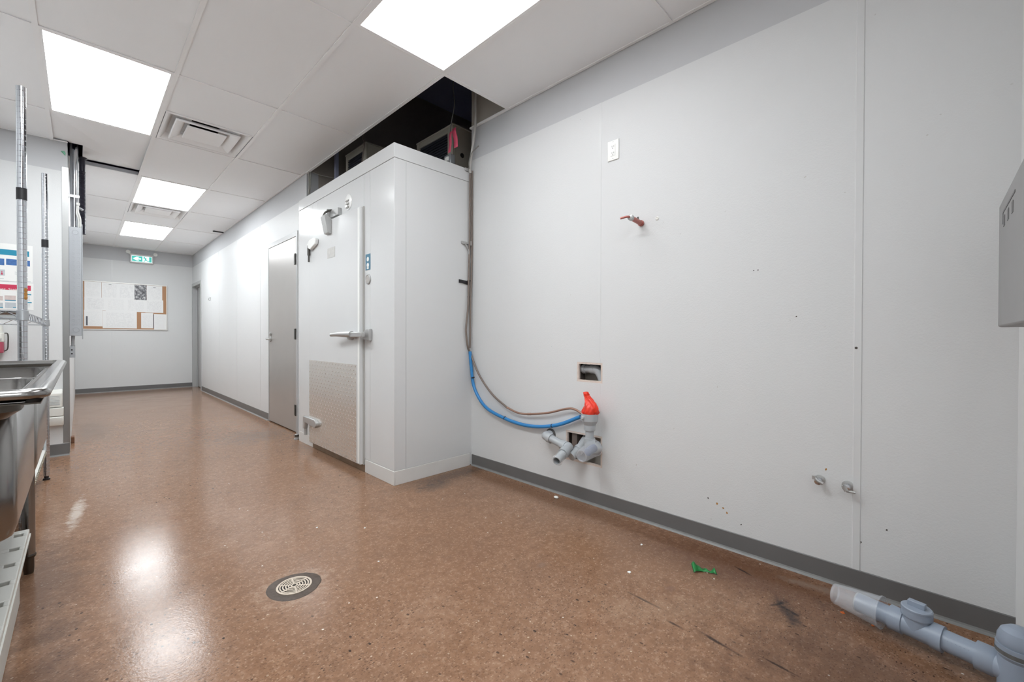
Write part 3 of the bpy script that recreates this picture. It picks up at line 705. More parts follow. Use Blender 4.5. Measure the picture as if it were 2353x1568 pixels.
mb = MB().box(a.x-.022, a.x+.02, CY0-.012, CY0-.001, a.z-.010, a.z+.012).box(a.x, c.x-.004, CY0-.014, CY0-.010, a.z-.006, a.z+.010)
mb.lathe(c-V(0,0,.018), (0,0,1), [(0,.017),(.036,.017)], 14); mb.tube([(a.x+.01, CY0-.010, a.z-.01), (c.x-.02, c.y-.01, a.z-.05), (c.x-.012, c.y-.012, a.z-.1)], .005, 8)
tag(mb.obj('pipe_clamp', ZINC, bevel=.001), 'grey metal clamp holding the corner lines to the cooler', 'clamp')
a = at(1060, 646, 1, CY0-.01); c = at(1078, 646, 0, RX)
mb = MB().prism([(a.x-.018, a.z-.014), (a.x+.012, a.z-.014), (c.x, a.z-.026), (c.x, a.z+.006), (a.x+.012, a.z+.010), (a.x-.018, a.z+.012)], 1, CY0-.008, CY0-.001)
mb.lathe(c-V(0,0,.003), (0,0,1), [(0,.0185),(.008,.0185)], 14)
tag(mb.obj('pipe_clip', BLACK), 'black plastic clip fixed to the cooler side under the metal clamp', 'clip')
# blue hose
hs = thing('blue_hose', 'blue insulating sleeve drooping from the corner to the funnel drain', 'hose', (RX, 2.0, .4))
HP = [(1080, 808), (1083, 845), (1090, 892), (1115, 935), (1158, 961), (1200, 976), (1240, 981), (1285, 976), (1334, 958)]
MB().tube([at(x, y, 0, RX-.004) for x, y in HP], .0122, 12).obj('sleeve', BLUE, hs)
for x, y, d in ((1087, 868, (.1, -.1, -1)), (1160, 961.5, (0, -1, -.35)), (1269, 979, (0, -1, .2))):
    a = at(x, y, 0, RX-.004); d = V(*d).normalized(); u, w_ = MB.frame(d)
    MB().lathe(a-d*.003, d, [(0, .0135), (.006, .0135)], 14).obj('cable_tie', BLACK, hs)

# ================================================================== WALL PLUMBING
t = thing('drain_stub', 'grey drain pipe with a wall elbow and an open wrapped end pointing at the floor', 'pipe', at(1290, 1030, 0, 2.15))
W0 = at(1268, 1002, 0, XR); A = at(1256, 1003, 0, 2.135); B = at(1306, 1029, 0, 2.115); Cc = at(1302, 1045, 0, 2.05); E_ = at(1279, 1060, 0, 1.955)
MB().lathe(at(1266, 998, 0, XR), (-1,0,0), [(0,.040),(.004,.040),(.010,.032),(.010,.024)], 20, cap1=False).obj('escutcheon', mat('escutcheon_dark', (92, 90, 88), .4, .5), t)
Ws = at(1266, 998, 0, XR-.002)
MB().tube([Ws, Ws+V(-.045, .004, -.004), A+V(.004, .006, 0), A+(B-A)*.12], .028, 16).obj('elbow', ABSG, t)
MB().cyl(A+(B-A)*.1, A+(B-A)*.24, .032, n=20).obj('hub', ABSG, t)
MB().cyl(A+(B-A)*.2, A+(B-A)*.85, .0245, n=20).obj('pipe', ABSG, t)
MB().cyl(A+(B-A)*.72, A+(B-A)*.9, .031, n=20).obj('hub', ABSG, t)
dB = (E_-B).normalized()
MB().tube([A+(B-A)*.86, B-dB*.004, B+dB*.035, B+dB*.06], .0285, 16).obj('elbow', ABSG, t)
MB().cyl(B+dB*.045, B+dB*.085, .033, n=20).obj('hub', ABSG, t)
L_ = (E_-B).length
MB().lathe(B+dB*.07, dB, [(0,.0245),(L_-.07,.0245),(L_-.07,.020),(L_-.14,.0195)], 20, True, True).obj('pipe', ABSG, t)
MB().lathe(B+dB*(L_-.085), dB, [(0,.0),(.0005,.0185)], 18, True, True).obj('pipe_bore', mat('bore_grey', (112, 114, 118), .6), t)
MB().lathe(B+dB*(L_-.07), dB, [(0,.030),(.03,.0285),(.055,.030),(.062,.034),(.07,.028)], 20, True, False).obj('plastic_wrap', WRAP, t)
S0 = at(1349, 1006, 0, XR+.06); S1 = at(1334, 1030, 0, XR-.03); S2 = at(1312, 1050, 0, 2.10)
MB().tube([S0, S0+(S1-S0)*.6, S1, S1+(S2-S1)*.4], .029, 16).obj('elbow', ABSG, t)
MB().cyl(S1+(S2-S1)*.1, S1+(S2-S1)*.32, .033, n=20).obj('hub', ABSG, t)
MB().cyl(S1, S2, .0275, n=20).obj('pipe', ABSG, t)
nz = (S2-B).normalized()
ww = MB()
for k in range(3):
    ang = k*2.1
ww.sphere(B+dB*.10, .046, 12, 8, (1, 1.1, .95)); 
for p_ in ww.v: p_ += V(random.uniform(-.006,.006), random.uniform(-.006,.006), random.uniform(-.006,.006))


t = thing('funnel_drain', 'white-grey funnel-shaped drain hub on a short pipe at the lower wall opening', 'drain', at(1356, 1010, 0, 2.12))
FT = at(1355, 951, 0, 2.13); zz = lambda py: at(1356, py, 0, 2.13).z
z0, z1, z2, z3, z4, z5 = zz(951), zz(967), zz(977), zz(989), zz(1007), zz(1014)
axis = V(FT.x, FT.y, 0)
MB().lathe(axis+V(0,0,z0), (0,0,-1), [(0, .044), (0, .049), (z0-z1, .049), (z0-z2, .034), (z0-z3, .0335), (z0-z3, .025)], 28, False, True).obj('funnel', ABSG, t)
MB().lathe(axis+V(0,0,z3), (0,0,-1), [(0,.0255),(z3-z4,.0255),(z3-z4,.033),(z3-z5,.033)], 24).obj('pipe', ABSG, t)
MB().tube([axis+V(0,0,z5+.01), axis+V(.005,0,z5-.02), axis+V(.05,.0,z5-.05), axis+V(.12,0,z5-.055)], .032, 16).obj('elbow', ABSG, t)
lug = at(1341, 960, 0, 2.09); MB().lathe(lug, (-1, .3, 0), [(0,.014),(.012,.013),(.015,.009)], 16).obj('size_boss', ABSG, t)
# red bag
mb = MB(); rings = []; base = axis+V(0,0,z0-.006)
keys = [(0,.043,0),(.02,.047,-.004),(.045,.042,-.009),(.068,.034,-.006),(.086,.025,.004),(.100,.017,.014),(.112,.015,.022),(.124,.018,.024),(.130,.010,.023)]
for k in range(25):
    u_ = k/24*(len(keys)-1); i_ = min(int(u_), len(keys)-2); f_ = u_-i_
    h, r_, dy = (keys[i_][q]*(1-f_)+keys[i_+1][q]*f_ for q in range(3)); ring = []
    for i in range(40):
        a = 2*math.pi*i/40
        rr_ = r_*(1+.13*math.sin(4*a+k*.35)+.11*abs(math.sin(5*a-k*.5))+.06*math.sin(11*a+k*.9))
        ring.append(base+V(math.cos(a)*rr_*.8, math.sin(a)*rr_+dy, h+.004*math.sin(3*a+k*.7)))
    rings.append(ring)
tag(MB().loops(rings).obj('red_plastic_bag', RED, angle=50), 'crumpled red plastic bag stuffed into the top of the funnel drain', 'bag')
# cup
def cup(base, rim, r0, r1, name, lab):
    d = (rim-base); L = d.length
    o = MB().lathe(base, d, [(.006, 0), (.006, r0*.80), (0, r0*.82), (0, r0*.95), (.004, r0), (L*.18, r0+(r1-r0)*.18), (L*.2, r0+(r1-r0)*.25), (L*.96, r1), (L*.965, r1*1.06), (L, r1*1.06), (L, r1*1.0)], 30, False, False).obj(name, CLEAR)
    return tag(o, lab, 'cup')
cb_, cr_ = at(1336, 1049, 0, 1.99), at(1366, 1029, 0, 2.135)
cup(cb_, cr_, .036, .049, 'plastic_cup', 'clear plastic cup capping the drain at the lower wall opening')
mid = cb_+(cr_-cb_)*.45
tag(MB().lathe(mid, cr_-cb_, [(0, 0), (0, .021), (.004, .0235), (.075, .0235)], 20, True, False).obj('drain_plug', mat('plug_blue', (92, 100, 128), .5)), 'blue-grey plug end seen inside the clear cup at the wall', 'plug')
# pipe in the upper opening
t = thing('hidden_elbow', 'grey pipe elbow inside the upper square wall opening', 'pipe', at(1358, 855, 0, XR+.06))
c = lambda x, y: at(x, y, 0, XR+.06)
MB().cyl(c(1338, 848), c(1366, 849), .0245, n=20).obj('pipe', ABSG, t)
MB().cyl(c(1341, 848), c(1347, 848), .030, n=20).obj('hub', ABSG, t)
MB().cyl(c(1359, 848.5), c(1367, 849), .030, n=20).obj('hub', ABSG, t)
MB().tube([c(1366, 849), c(1374, 852), c(1381, 862), c(1386, 876)], .029, 16).obj('elbow', ABSG, t)
MB().cyl(c(1384, 872), c(1390, 900), .0245, n=20).obj('pipe', ABSG, t)
# ---- outlet
oy0, oy1, oz0, oz1 = 1.317, 1.393, 2.077, 2.195
t = thing('wall_outlet', 'white duplex electrical outlet plate high on the white wall', 'outlet', (XR, (oy0+oy1)/2, oz0))
MB().box(XR-.006, XR, oy0, oy1, oz0, oz1).obj('cover_plate', OUTLET, t, bevel=.003)
rc = MB().box(XR-.008, XR-.006, oy0+.022, oy1-.022, oz0+.026, oz1-.026).obj('receptacle', OUTLET, t, bevel=.001)
ym, zm = (oy0+oy1)/2, (oz0+oz1)/2; mb = MB()
for dz in (-.019, .019):
    mb.box(XR-.0084, XR-.0078, ym+.005, ym+.007, zm+dz-.001, zm+dz+.008).box(XR-.0084, XR-.0078, ym-.007, ym-.005, zm+dz-.001, zm+dz+.008).lathe((XR-.0078, ym, zm+dz-.008), (-1,0,0), [(0,.0025),(.0006,.0025)], 10)
mb.obj('slots', OUTDK, rc)
for z in (oz0+.01, oz1-.01): MB().lathe((XR-.006, ym, z), (-1,0,0), [(0,.003),(.001,.002)], 10).obj('screw', ZINC, t)
# ---- copper stub
W = at(1474, 514, 0, XR); ys = W.y
T = at(1443, 497, 1, ys); T.x = max(T.x, XR-.14)
t = thing('copper_stub', 'capped copper pipe stub sticking out of the wall under the outlet', 'pipe stub', (XR, ys, W.z))
MB().lathe(W, T-W, [(0,.017),(.012,.017),(.012,.0135),((T-W).length*.8,.0135)], 18).obj('pipe', COPPER2, t)
q = W+(T-W)*.78
MB().lathe(q, T-W, [(0,.016),(.018,.016),(.022,.008)], 18).obj('compression_ring', ZINC, t)
MB().tube([W+(T-W)*.93, W+(T-W)*1.02+V(0,.012,0), W+(T-W)*1.06+V(0,.045,-.004)], .006, 8).obj('pinched_tip', COPPER2, t)
MB().prism([(W.x-.035, W.z+.012), (W.x-.055, W.z+.012), (W.x-.04, W.z+.030)], 1, ys-.004, ys+.004).obj('clip_tab', HDARK, t)
a = at(1510, 502, 0, XR); tag(MB().lathe(a, (-1,0,0), [(0,.011),(.003,.010),(.005,.006),(.002,.003)], 14).obj('wall_anchor', OUTLET), 'white plastic wall anchor right of the copper stub', 'anchor')
# ---- two chrome stubs low on the wall
for (px, py), lab in (((1884, 1102), 'small chrome water valve low on the wall, the left one of the pair'), ((1948, 1116), 'small chrome water valve low on the wall, the one beside the seam strip')):
    W = at(px, py, 0, XR); t = thing('water_valve', lab, 'valve', W, 'chrome valves low on the right wall')
    MB().lathe(W, (-1,0,0), [(0,.020),(.003,.020),(.006,.012)], 16).obj('escutcheon', ZINC, t)
    MB().lathe(W, (-1,0,0), [(.004,.009),(.03,.009),(.03,.013),(.045,.013),(.047,.006)], 14).obj('stem', CHROME, t)
    k = W+V(-.04, 0, 0)
    if px < 1900: MB().tube([k+V(0,.012,.016), k+V(-.004,.0,.004), k+V(-.004,-.018,-.004)], .007, 8).box(k.x-.008, k.x+.004, k.y+.008, k.y+.02, k.z+.008, k.z+.022).obj('handle', ZINC, t)
    else: MB().cyl(k+V(0,.008,.008), k+V(0,-.002,-.012), .010).tube([k+V(-.002,0,-.012), k+V(-.004,-.03,-.012)], .005, 8).obj('handle', ZINC, t)
# ---- grey enclosure in the near corner
yb_ = -.14; b0, b1 = at(2296, 752, 1, yb_), at(2293, 480, 1, yb_); xf_ = (b0.x+b1.x)/2
t = thing('grey_enclosure', 'flat grey metal box on the near wall, cut by the right photo edge', 'box', (xf_-.35, -.18, b0.z))
MB().box(xf_-.72, xf_, YN, yb_, b0.z, b1.z).obj('casing', GREYBOX, t, bevel=.006)
mb = MB(); e0, e1 = at(2305, 500, 1, yb_), at(2333, 452, 1, yb_)
mb.box(e1.x, e0.x, yb_, yb_+.0012, e1.z+.012, e1.z+.018).box(e0.x-.006, e0.x, yb_, yb_+.0012, e0.z-.02, e1.z+.012)
for k in range(3): mb.box(e0.x-.05-.09*k, e0.x-.02-.09*k, yb_, yb_+.0012, e1.z-.03, e1.z)
mb.obj('embossed_mark', mat('emboss_dark', (112, 112, 112), .5), t)

# ================================================================== FLOOR THINGS
dc = V(.617, 1.872, 0)
t = thing('floor_drain', 'round floor drain with a worn slotted grate in the brown floor', 'drain', dc)
ring = []
for k in range(40):
    ring.append(1+.03*math.sin(3*k*.157+1)+random.uniform(-.015, .015))
MB().loops([[dc+V(math.cos(2*math.pi*i/40)*r_*ring[i], math.sin(2*math.pi*i/40)*r_*ring[i], z) for i in range(40)] for r_, z in ((.102, 0.0002), (.098, .0022), (.068, .0018))]).obj('collar', CASTIRON, t)
MB().lathe(dc+V(0,0,.0018), (0,0,1), [(0,.064),(.0006,.064)], 32).obj('pit', HOLE, t)
mb = MB()
for r_ in (.0625, .0525, .042, .0315, .021, .0105):
    w_ = .0026 if r_ < .06 else .004
    mb.loops([[dc+V(math.cos(2*math.pi*i/36)*q, math.sin(2*math.pi*i/36)*q, z) for i in range(36)] for q, z in ((r_-w_, .002), (r_-w_, .0046), (r_+w_, .0046), (r_+w_, .002))], False, False)
for k in range(6):
    a = k*math.pi/3+.35; d = V(math.cos(a), math.sin(a), 0); n_ = V(-d.y, d.x, 0)
    mb.obox(dc+d*.037+V(0,0,.0034), d*.027, n_*.0028, V(0,0,.0013))
mb.obj('grate', GRATE, t)
# green scrap
g0 = V(1.93, .715, 0)
A, B = at(1592, 1312, 2, .004), at(1645, 1317, 2, .004)
mb = MB(); n = 16
L, Rr = [], []
for k in range(n):
    t_ = k/(n-1); p_ = A+(B-A)*t_; side = V(-(B-A).y, (B-A).x, 0).normalized()
    off = math.sin(t_*4)*.012; wd = .026*(1-t_)**1.5+.005+.012*max(0, t_-.85)*6
    h = .006+.016*math.exp(-((t_-.12)/.14)**2)+.012*math.exp(-((t_-.95)/.08)**2)+.003*math.sin(t_*23)
    L.append(p_+side*(off+wd)+V(0,0,h*1.3)); Rr.append(p_+side*(off-wd*.6)+V(0,0,.0025+.3*h))
mb.add(L+Rr, [(k, k+1, n+k+1, n+k) for k in range(n-1)])
for p_ in mb.v: p_.z = max(.0015, p_.z-.004)
o = mb.obj('plastic_scrap', GREEN, angle=15); o.modifiers.new('s', 'SOLIDIFY').thickness = .0012
tag(o, 'twisted green plastic scrap lying on the floor near the right wall', 'scrap')
# floor waste pipe with clear cup
ZP = .066
def fl(px, py): return at(px, py, 2, ZP)
Q = {k: fl(*v) for k, v in dict(base=(1917, 1360), rim=(2033, 1404), h0=(2052, 1412), h1=(2072, 1423), c=(2110, 1440), h2=(2146, 1456), h3=(2172, 1468), p1=(2246, 1502), h4=(2284, 1522)).items()}
ax0, ax1 = Q['base'], Q['h4']; dd = (ax1-ax0).normalized()
def on(k): return ax0+dd*((Q[k]-ax0).dot(dd))
t = thing('waste_pipe', 'blue-grey waste pipe with a cleanout lying along the floor by the right wall', 'pipe', V(Q['c'].x, Q['c'].y, 0))
MB().cyl(on('base')+dd*.075, on('h1'), .032, n=24).obj('pipe', ABSB, t)
lab_ = MB().lathe(on('base')+dd*.07, dd, [(0,.031),(.055,.031)], 24, True, True).obj('collar', mat('collar_grey', (176, 178, 182), .4), t)
MB().lathe(on('h0'), dd, [(0,.033),(0,.040),((on('h1')-on('h0')).length+.01,.040),((on('h1')-on('h0')).length+.012,.036)], 26).obj('hub', ABSB, t)
MB().cyl(on('h1'), on('h2'), .036, n=26).obj('tee_body', ABSB, t)
cc = on('c')
MB().lathe(cc, (0,0,1), [(-.0,.036),(.040,.036),(.040,.040),(.062,.040)], 30).obj('cleanout_neck', ABSB, t)
cp = MB().lathe(cc+V(0,0,.0625), (0,0,1), [(0,.040),(.005,.040),(.008,.037),(.009,.0)], 30).obj('cleanout_cap', ABSB, t)
n_ = V(-dd.y, dd.x, 0)
MB().obox(cc+V(0,0,.079), dd*.022, n_*.010, V(0,0,.009)).obj('wrench_lug', ABSB, cp, bevel=.002)
MB().lathe(on('h2'), dd, [(0,.036),(0,.040),((on('h3')-on('h2')).length,.040),((on('h3')-on('h2')).length,.033)], 26).obj('hub', ABSB, t)
MB().cyl(on('h3'), on('p1'), .0325, n=26).obj('pipe', ABSB, t)
MB().lathe(on('p1'), dd, [(0,.033),(0,.041),((on('h4')-on('p1')).length,.041),((on('h4')-on('p1')).length+.01,.036)], 26).obj('hub', ABSB, t)
rs = on('h4')+dd*.072; rs = V(rs.x-.01, max(rs.y, YN+.047), 0)
MB().cyl(on('h4'), V(rs.x, rs.y, ZP), .036, n=24).obj('tee_branch', ABSB, t)
ris = MB().lathe(rs, (0,0,1), [(0,.041),(.10,.041),(.113,.040),(.123,.0455),(.150,.0455)], 30, True, True).obj('riser', ABSB, t)
MB().lathe(rs+V(0,0,.150), (0,0,1), [(0,.041),(.006,.043),(.022,.042),(.040,.035),(.052,.020),(.056,0)], 30, True, False).obj('riser_cap', ABSB, t)
MB().lathe(rs+V(0,0,.126), (0,0,1), [(0,.046),(.006,.0462),(.012,.046)], 30, False, False).obj('seam_ring', mat('grime_ring', (98, 98, 96), .6, var=.5, vscale=60), t)
mb = MB(); pm = on('h3')+(on('p1')-on('h3'))*.1; ln = (on('p1')-on('h3')).length*.85
for k in range(20):
    u0 = ln*k/20; a0 = .5+.0*k
    if k in (4, 9, 15): continue
    c_ = pm+dd*(u0+.002)-n_*.0296*math.cos(.35)+V(0,0,.0296*math.sin(.35)) if (-n_).dot(CAM-pm) > 0 else pm+dd*(u0+.002)+n_*.0296*math.cos(.35)+V(0,0,.0296*math.sin(.35))
    mb.obox(c_, dd*random.uniform(.001, .0025), V(0,0,.0032+.0015*(k % 3)), n_*.0006)
mb.obj('printed_marking', mat('marking_ink', (116, 126, 140), .6), t)
bs, rm = on('base'), on('rim'); bs = V(bs.x, bs.y, .060); rm = V(rm.x, rm.y, ZP)
cup(bs, rm, .036, .052, 'plastic_cup', 'clear plastic cup over the end of the floor waste pipe')
a = at(682, 1010, 2, 0)
t = thing('door_stop', 'small metal door stop on the floor beside the cooler corner', 'door stop', a)
MB().lathe(a, (0,0,1), [(0,.026),(.012,.026),(.014,.018),(.05,.017),(.054,.013)], 18).obj('post', ZINC, t)
MB().lathe(a+V(0,0,.03), (0,0,1), [(0,.021),(.016,.021)], 18).obj('bumper', HDARK, t)
a = at(163, 1018, 2, 0)
tag(MB().box(XP+.002, XP+.026, a.y-.04, a.y+.04, .0, .06).obj('wood_block', WOOD, bevel=.004), 'small dark wooden block at the foot of the corridor left wall', 'block')
a = at(1278, 1146, 2, 0)
tag(MB().sphere((a.x, a.y, .008), .013, 10, 7, (1, 1.3, .6)).obj('debris_pebble', CONT), 'tiny pale debris lump on the floor by the grey base', 'debris')

for px, py, r_, m_, nm in ((1648, 1158, .006, RUST, 'rust_mark'), (1662, 1168, .005, RUST, 'rust_mark'), (1670, 1179, .005, RUST, 'rust_mark'), (1898, 1079, .005, RUST, 'rust_mark'), (1627, 1145, .004, OUTDK, 'scuff_mark'), (1703, 1206, .0035, OUTDK, 'scuff_mark'), (1732, 622, .003, OUTDK, 'scuff_mark'), (1742, 621, .003, OUTDK, 'scuff_mark'), (1830, 728, .003, OUTDK, 'scuff_mark'), (1978, 1247, .004, OUTDK, 'scuff_mark'), (2038, 1219, .0035, OUTDK, 'scuff_mark'), (1268, 797, .004, PGREY, 'scuff_mark'), (1553, 470, .0, OUTDK, '')):
    if not r_: continue
    q = at(px, py, 0, XR); n_v = 9
    rg = [[V(XR-d_, q.y+math.cos(2*math.pi*i/n_v)*r_*random.uniform(.5, 1.2), q.z+math.sin(2*math.pi*i/n_v)*r_*random.uniform(.6, 1.5)) for i in range(n_v)] for d_ in (0,)]
    MB().loops([rg[0], [p_+V(-.0004, 0, 0) for p_ in rg[0]]]).obj(nm, m_, wr, smooth=False)
q = at(1967.5, 800, 0, XR-.003); MB().lathe(q, (-1,0,0), [(0,.005),(.0012,.005),(.0016,.003)], 12).obj('screw_head', HDARK, wr)
FLK = mat('orange_rust_flake', (206, 104, 44), .8, var=.3, vscale=80)
for px, py, r_, m_, lab, nm in ((1937, 1409, .009, FLK, 'orange rust flake on the floor beside the clear cup', 'rust_flake'), (2005, 1438, .006, FLK, 'smaller orange rust flake on the floor under the waste pipe', 'rust_flake'),
        (1474, 1252, .008, OUTLET, 'white paint chip on the floor below the wall plumbing', 'paint_chip'), (1446, 1316, .009, OUTLET, 'white paint chip on the floor left of the green scrap', 'paint_chip'),
        (838, 1214, .006, OUTLET, 'white paint chip on the floor before the cooler corner', 'paint_chip'), (728, 1213, .007, OUTLET, 'white paint chip on the floor straight before the cooler door', 'paint_chip'), (870, 1291, .005, OUTLET, 'white paint chip on the floor right of the drain', 'paint_chip')):
    q = at(px, py, 2, 0); n_v = 8
    rg = [V(q.x+math.cos(2*math.pi*i/n_v)*r_*random.uniform(.6, 1.3), q.y+math.sin(2*math.pi*i/n_v)*r_*random.uniform(.5, 1.1), .0003) for i in range(n_v)]
    tag(MB().loops([rg, [V(q.x+(p_.x-q.x)*.8, q.y+(p_.y-q.y)*.8, .0022) for p_ in rg]]).obj(nm, m_), lab, 'debris')

# ================================================================== SINK
ZR = .925; SX0, SX1, SY0, SY1 = -.70, -.058, 1.31, 2.845
sk = thing('compartment_sink', 'stainless steel compartment sink with rolled rim, cut by the left photo edge', 'sink', ((SX0+SX1)/2, (SY0+SY1)/2, 0))
def rr(x0, x1, y0, y1, r, z, n=6):
    out = []
    for cx, cy, a0 in ((x1-r, y1-r, 0), (x0+r, y1-r, 90), (x0+r, y0+r, 180), (x1-r, y0+r, 270)):
        for k in range(n+1):
            a = R(a0+90*k/n); out.append(V(cx+r*math.cos(a), cy+r*math.sin(a), z))
    return out
BW = [(-.62, -.104, 1.475, 2.065), (-.62, -.104, 2.115, 2.775)]
for x0, x1, y0, y1 in BW:
    zb = .545
    mb = MB().loops([rr(x0, x1, y0, y1, .05, z) for z in (ZR-.03, zb+.05)] + [rr(x0+d, x1-d, y0+d, y1-d, .05, z) for d, z in ((.008, zb+.022), (.03, zb+.004), (.06, zb))], False, True)
    o = mb.obj('bowl', STEEL, sk); s = o.modifiers.new('s', 'SOLIDIFY'); s.thickness = .002
    MB().lathe(((x0+x1)/2, (y0+y1)/2, zb+.003), (0,0,1), [(0,.045),(.002,.045),(.002,.03),(-.002,.028)], 20).obj('strainer', CHROME, o)
# deck around the bowls
us = [SX0, BW[0][0], BW[0][1], SX1]; vs_ = [SY0, BW[0][2], BW[0][3], BW[1][2], BW[1][3], SY1]
mb = MB()
for i in range(3):
    for j in range(5):
        if i == 1 and j in (1, 3): continue
        mb.box(us[i], us[i+1], vs_[j], vs_[j+1], ZR-.034, ZR-.031)
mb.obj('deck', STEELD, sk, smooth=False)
loop = rr(SX0, SX1, SY0, SY1, .03, ZR-.014, 5)
prof = [(-.012, -.016), (-.010, .006), (-.004, .011), (.012, .012), (.022, .008), (.026, .001), (.024, -.007), (.016, -.010)]
cen = V((SX0+SX1)/2, (SY0+SY1)/2, ZR-.014); n = len(loop); rings = []
for k, p_ in enumerate(loop):
    a, b = loop[k-1], loop[(k+1) % n]; tg = (b-a).normalized(); nr = V(tg.y, -tg.x, 0)
    rings.append([p_+nr*(u_-.012)+V(0,0,z_) for u_, z_ in prof])
rings.append(rings[0])
m_ = len(prof); fs = []
for k in range(n):
    for i in range(m_-1): fs.append((k*m_+i, k*m_+i+1, (k+1)*m_+i+1, (k+1)*m_+i))
mb = MB(); mb.add([p_ for r_ in rings for p_ in r_], fs); o = mb.obj('rolled_rim', STEEL, sk, angle=60)
o.modifiers.new('s', 'SOLIDIFY').thickness = .0015
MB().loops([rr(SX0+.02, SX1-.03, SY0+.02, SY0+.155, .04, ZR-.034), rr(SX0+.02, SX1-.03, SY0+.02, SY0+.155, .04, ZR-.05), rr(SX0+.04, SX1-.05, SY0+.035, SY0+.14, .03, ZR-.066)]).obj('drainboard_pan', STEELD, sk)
MB().box(SX0-.02, SX0+.004, SY0, SY1, ZR-.03, ZR+.20).obj('backsplash', STEEL, sk, bevel=.004)
for lx in (-.162, -.60):
    for ly in (1.56, 2.79):
        lg = MB().cyl((lx, ly, .075), (lx, ly, .55), .0205, n=20).obj('leg', STEEL, sk)
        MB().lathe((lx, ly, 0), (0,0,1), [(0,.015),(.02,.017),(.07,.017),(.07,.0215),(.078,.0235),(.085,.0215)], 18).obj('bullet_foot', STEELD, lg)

# ================================================================== DUNNAGE RACK under the sink
DZ = .25; dxe = -.148; dy1 = 2.60; dy0 = 1.62
t = thing('dunnage_rack', 'low white plastic storage rack with slotted top under the sink', 'rack', (-.40, 2.0, 0))
SLOT = mat('slot_shadow', (74, 76, 80), .7)
mb = MB(); ys_ = []
y = dy1-.04
slots = []
while y > dy0+.06: slots.append((y-.035, y)); y -= .155
cells = [dy0] + sorted(v for s_ in slots for v in s_) + [dy1]
RACK = mat('rack_plastic', (206, 206, 200), .45, var=.03)
for a, b in zip(cells, cells[1:]):
    if any(abs(a-s_[0]) < 1e-6 for s_ in slots):
        mb.box(dxe-.014, dxe, a, b, DZ-.045, DZ).box(-.66, dxe-.038, a, b, DZ-.045, DZ)
    else: mb.box(-.66, dxe, a, b, DZ-.045, DZ)
mb.obj('deck', RACK, t, bevel=.003)
mb = MB()
for x in (-.235, -.30, -.365, -.43, -.50, -.57):
    y = dy0+.03
    while y < dy1-.05:
        mb.box(x-.022, x+.016, y, y+.012, DZ-.0005, DZ+.0012); y += .036
mb.obj('deck_slots', mat('slot_grey', (164, 164, 160), .6), t, smooth=False)
mb = MB()
for x0_, x1_ in ((-.22, dxe-.02), (-.64, -.58)):
    mb.prism([(dy0+.02, 0), (dy1-.11, 0), (dy1-.085, DZ-.045), (dy0, DZ-.045)], 0, x0_, x1_)
mb.obj('leg_skirt', RACK, t, bevel=.006)
MB().box(dxe, dxe+.004, dy0+.01, dy1-.005, DZ-.026, DZ-.018).obj('edge_lip', RACK, t)

# ================================================================== WIRE SHELVING
n0, n1 = V(-.19, 3.03, 0), V(-.175, 4.52, 0); du = (n1-n0).normalized(); dv = V(-du.y, du.x, 0); DEP = .50; LN = (n1-n0).length
sh = thing('wire_shelving', 'chrome wire shelving unit with tall grooved posts in front of the posters', 'shelving', (n0+n1)*.5+dv*DEP*.5)
HT = 2.19
for a, c in ((n0, 1), (n1, 1), (n0+dv*DEP, 0), (n1+dv*DEP, 0)):
    prof = [(.03, .0165)]; z = .06
    while z < HT-.01:
        prof += [(z, .0165), (z+.001, .0158), (z+.002, .0158), (z+.003, .0165)]; z += .0254
    prof += [(HT, .0165), (HT, .014)]
    ps = MB().lathe(a, (0,0,1), prof, 16).obj('post', CHROME, sh, angle=30)
    MB().lathe(a, (0,0,1), [(0,.019),(.012,.019),(.014,.012),(.032,.012)], 16).obj('levelling_foot', BLACK, ps)
    MB().lathe(a, (0,0,1), [(1.665,.0178),(1.72,.0178)], 16).obj('black_sleeve', BLACK, ps)
    if a is n0:
        rs_ = MB()
        for k, z in enumerate((1.245, 1.226, 1.21)): rs_.sphere(a+V(.011, -.0125, z), .0085, 8, 6, (.8, .5, 1.3))
        rs_.obj('rust_patch', RUST, ps)
def wire_shelf(z):
    P = lambda u_, v_, h=0: n0+du*u_+dv*v_+V(0,0,z+h)
    fr = MB()
    for h in (0, -.034):
        for a, b in (((0,0),(LN,0)), ((0,DEP),(LN,DEP)), ((0,0),(0,DEP)), ((LN,0),(LN,DEP))): fr.cyl(P(*a, h), P(*b, h), .0042, n=8)
    for v_ in (0, DEP):
        k = 0; N = 30
        for k in range(N):
            a = P(LN*k/N, v_, 0 if k % 2 else -.034); b = P(LN*(k+1)/N, v_, -.034 if k % 2 else 0); fr.cyl(a, b, .0028, n=6)
    for u_ in (0, LN):
        N = 10
        for k in range(N): fr.cyl(P(u_, DEP*k/N, 0 if k % 2 else -.034), P(u_, DEP*(k+1)/N, -.034 if k % 2 else 0), .0028, n=6)
    f = fr.obj('shelf_frame', CHROME, sh)
    dk = MB(); N = 46
    for k in range(1, N): dk.cyl(P(LN*k/N, .004, .003), P(LN*k/N, DEP-.004, .003), .0021, n=6)
    for v_ in (DEP*.33, DEP*.67): dk.cyl(P(0, v_, -.001), P(LN, v_, -.001), .003, n=6)
    o = dk.obj('shelf_wires', CHROME, f); o['kind'] = 'stuff'
    for a in (P(0,0), P(LN,0), P(0,DEP), P(LN,DEP)):
        MB().lathe(a+V(0,0,-.04), (0,0,1), [(0,.0215),(.045,.0195),(.046,.017)], 16).obj('corner_collar', GALV, sh)
wire_shelf(1.145)
mb = MB(); P = lambda u_, v_, z: n0+du*u_+dv*v_+V(0,0,z)
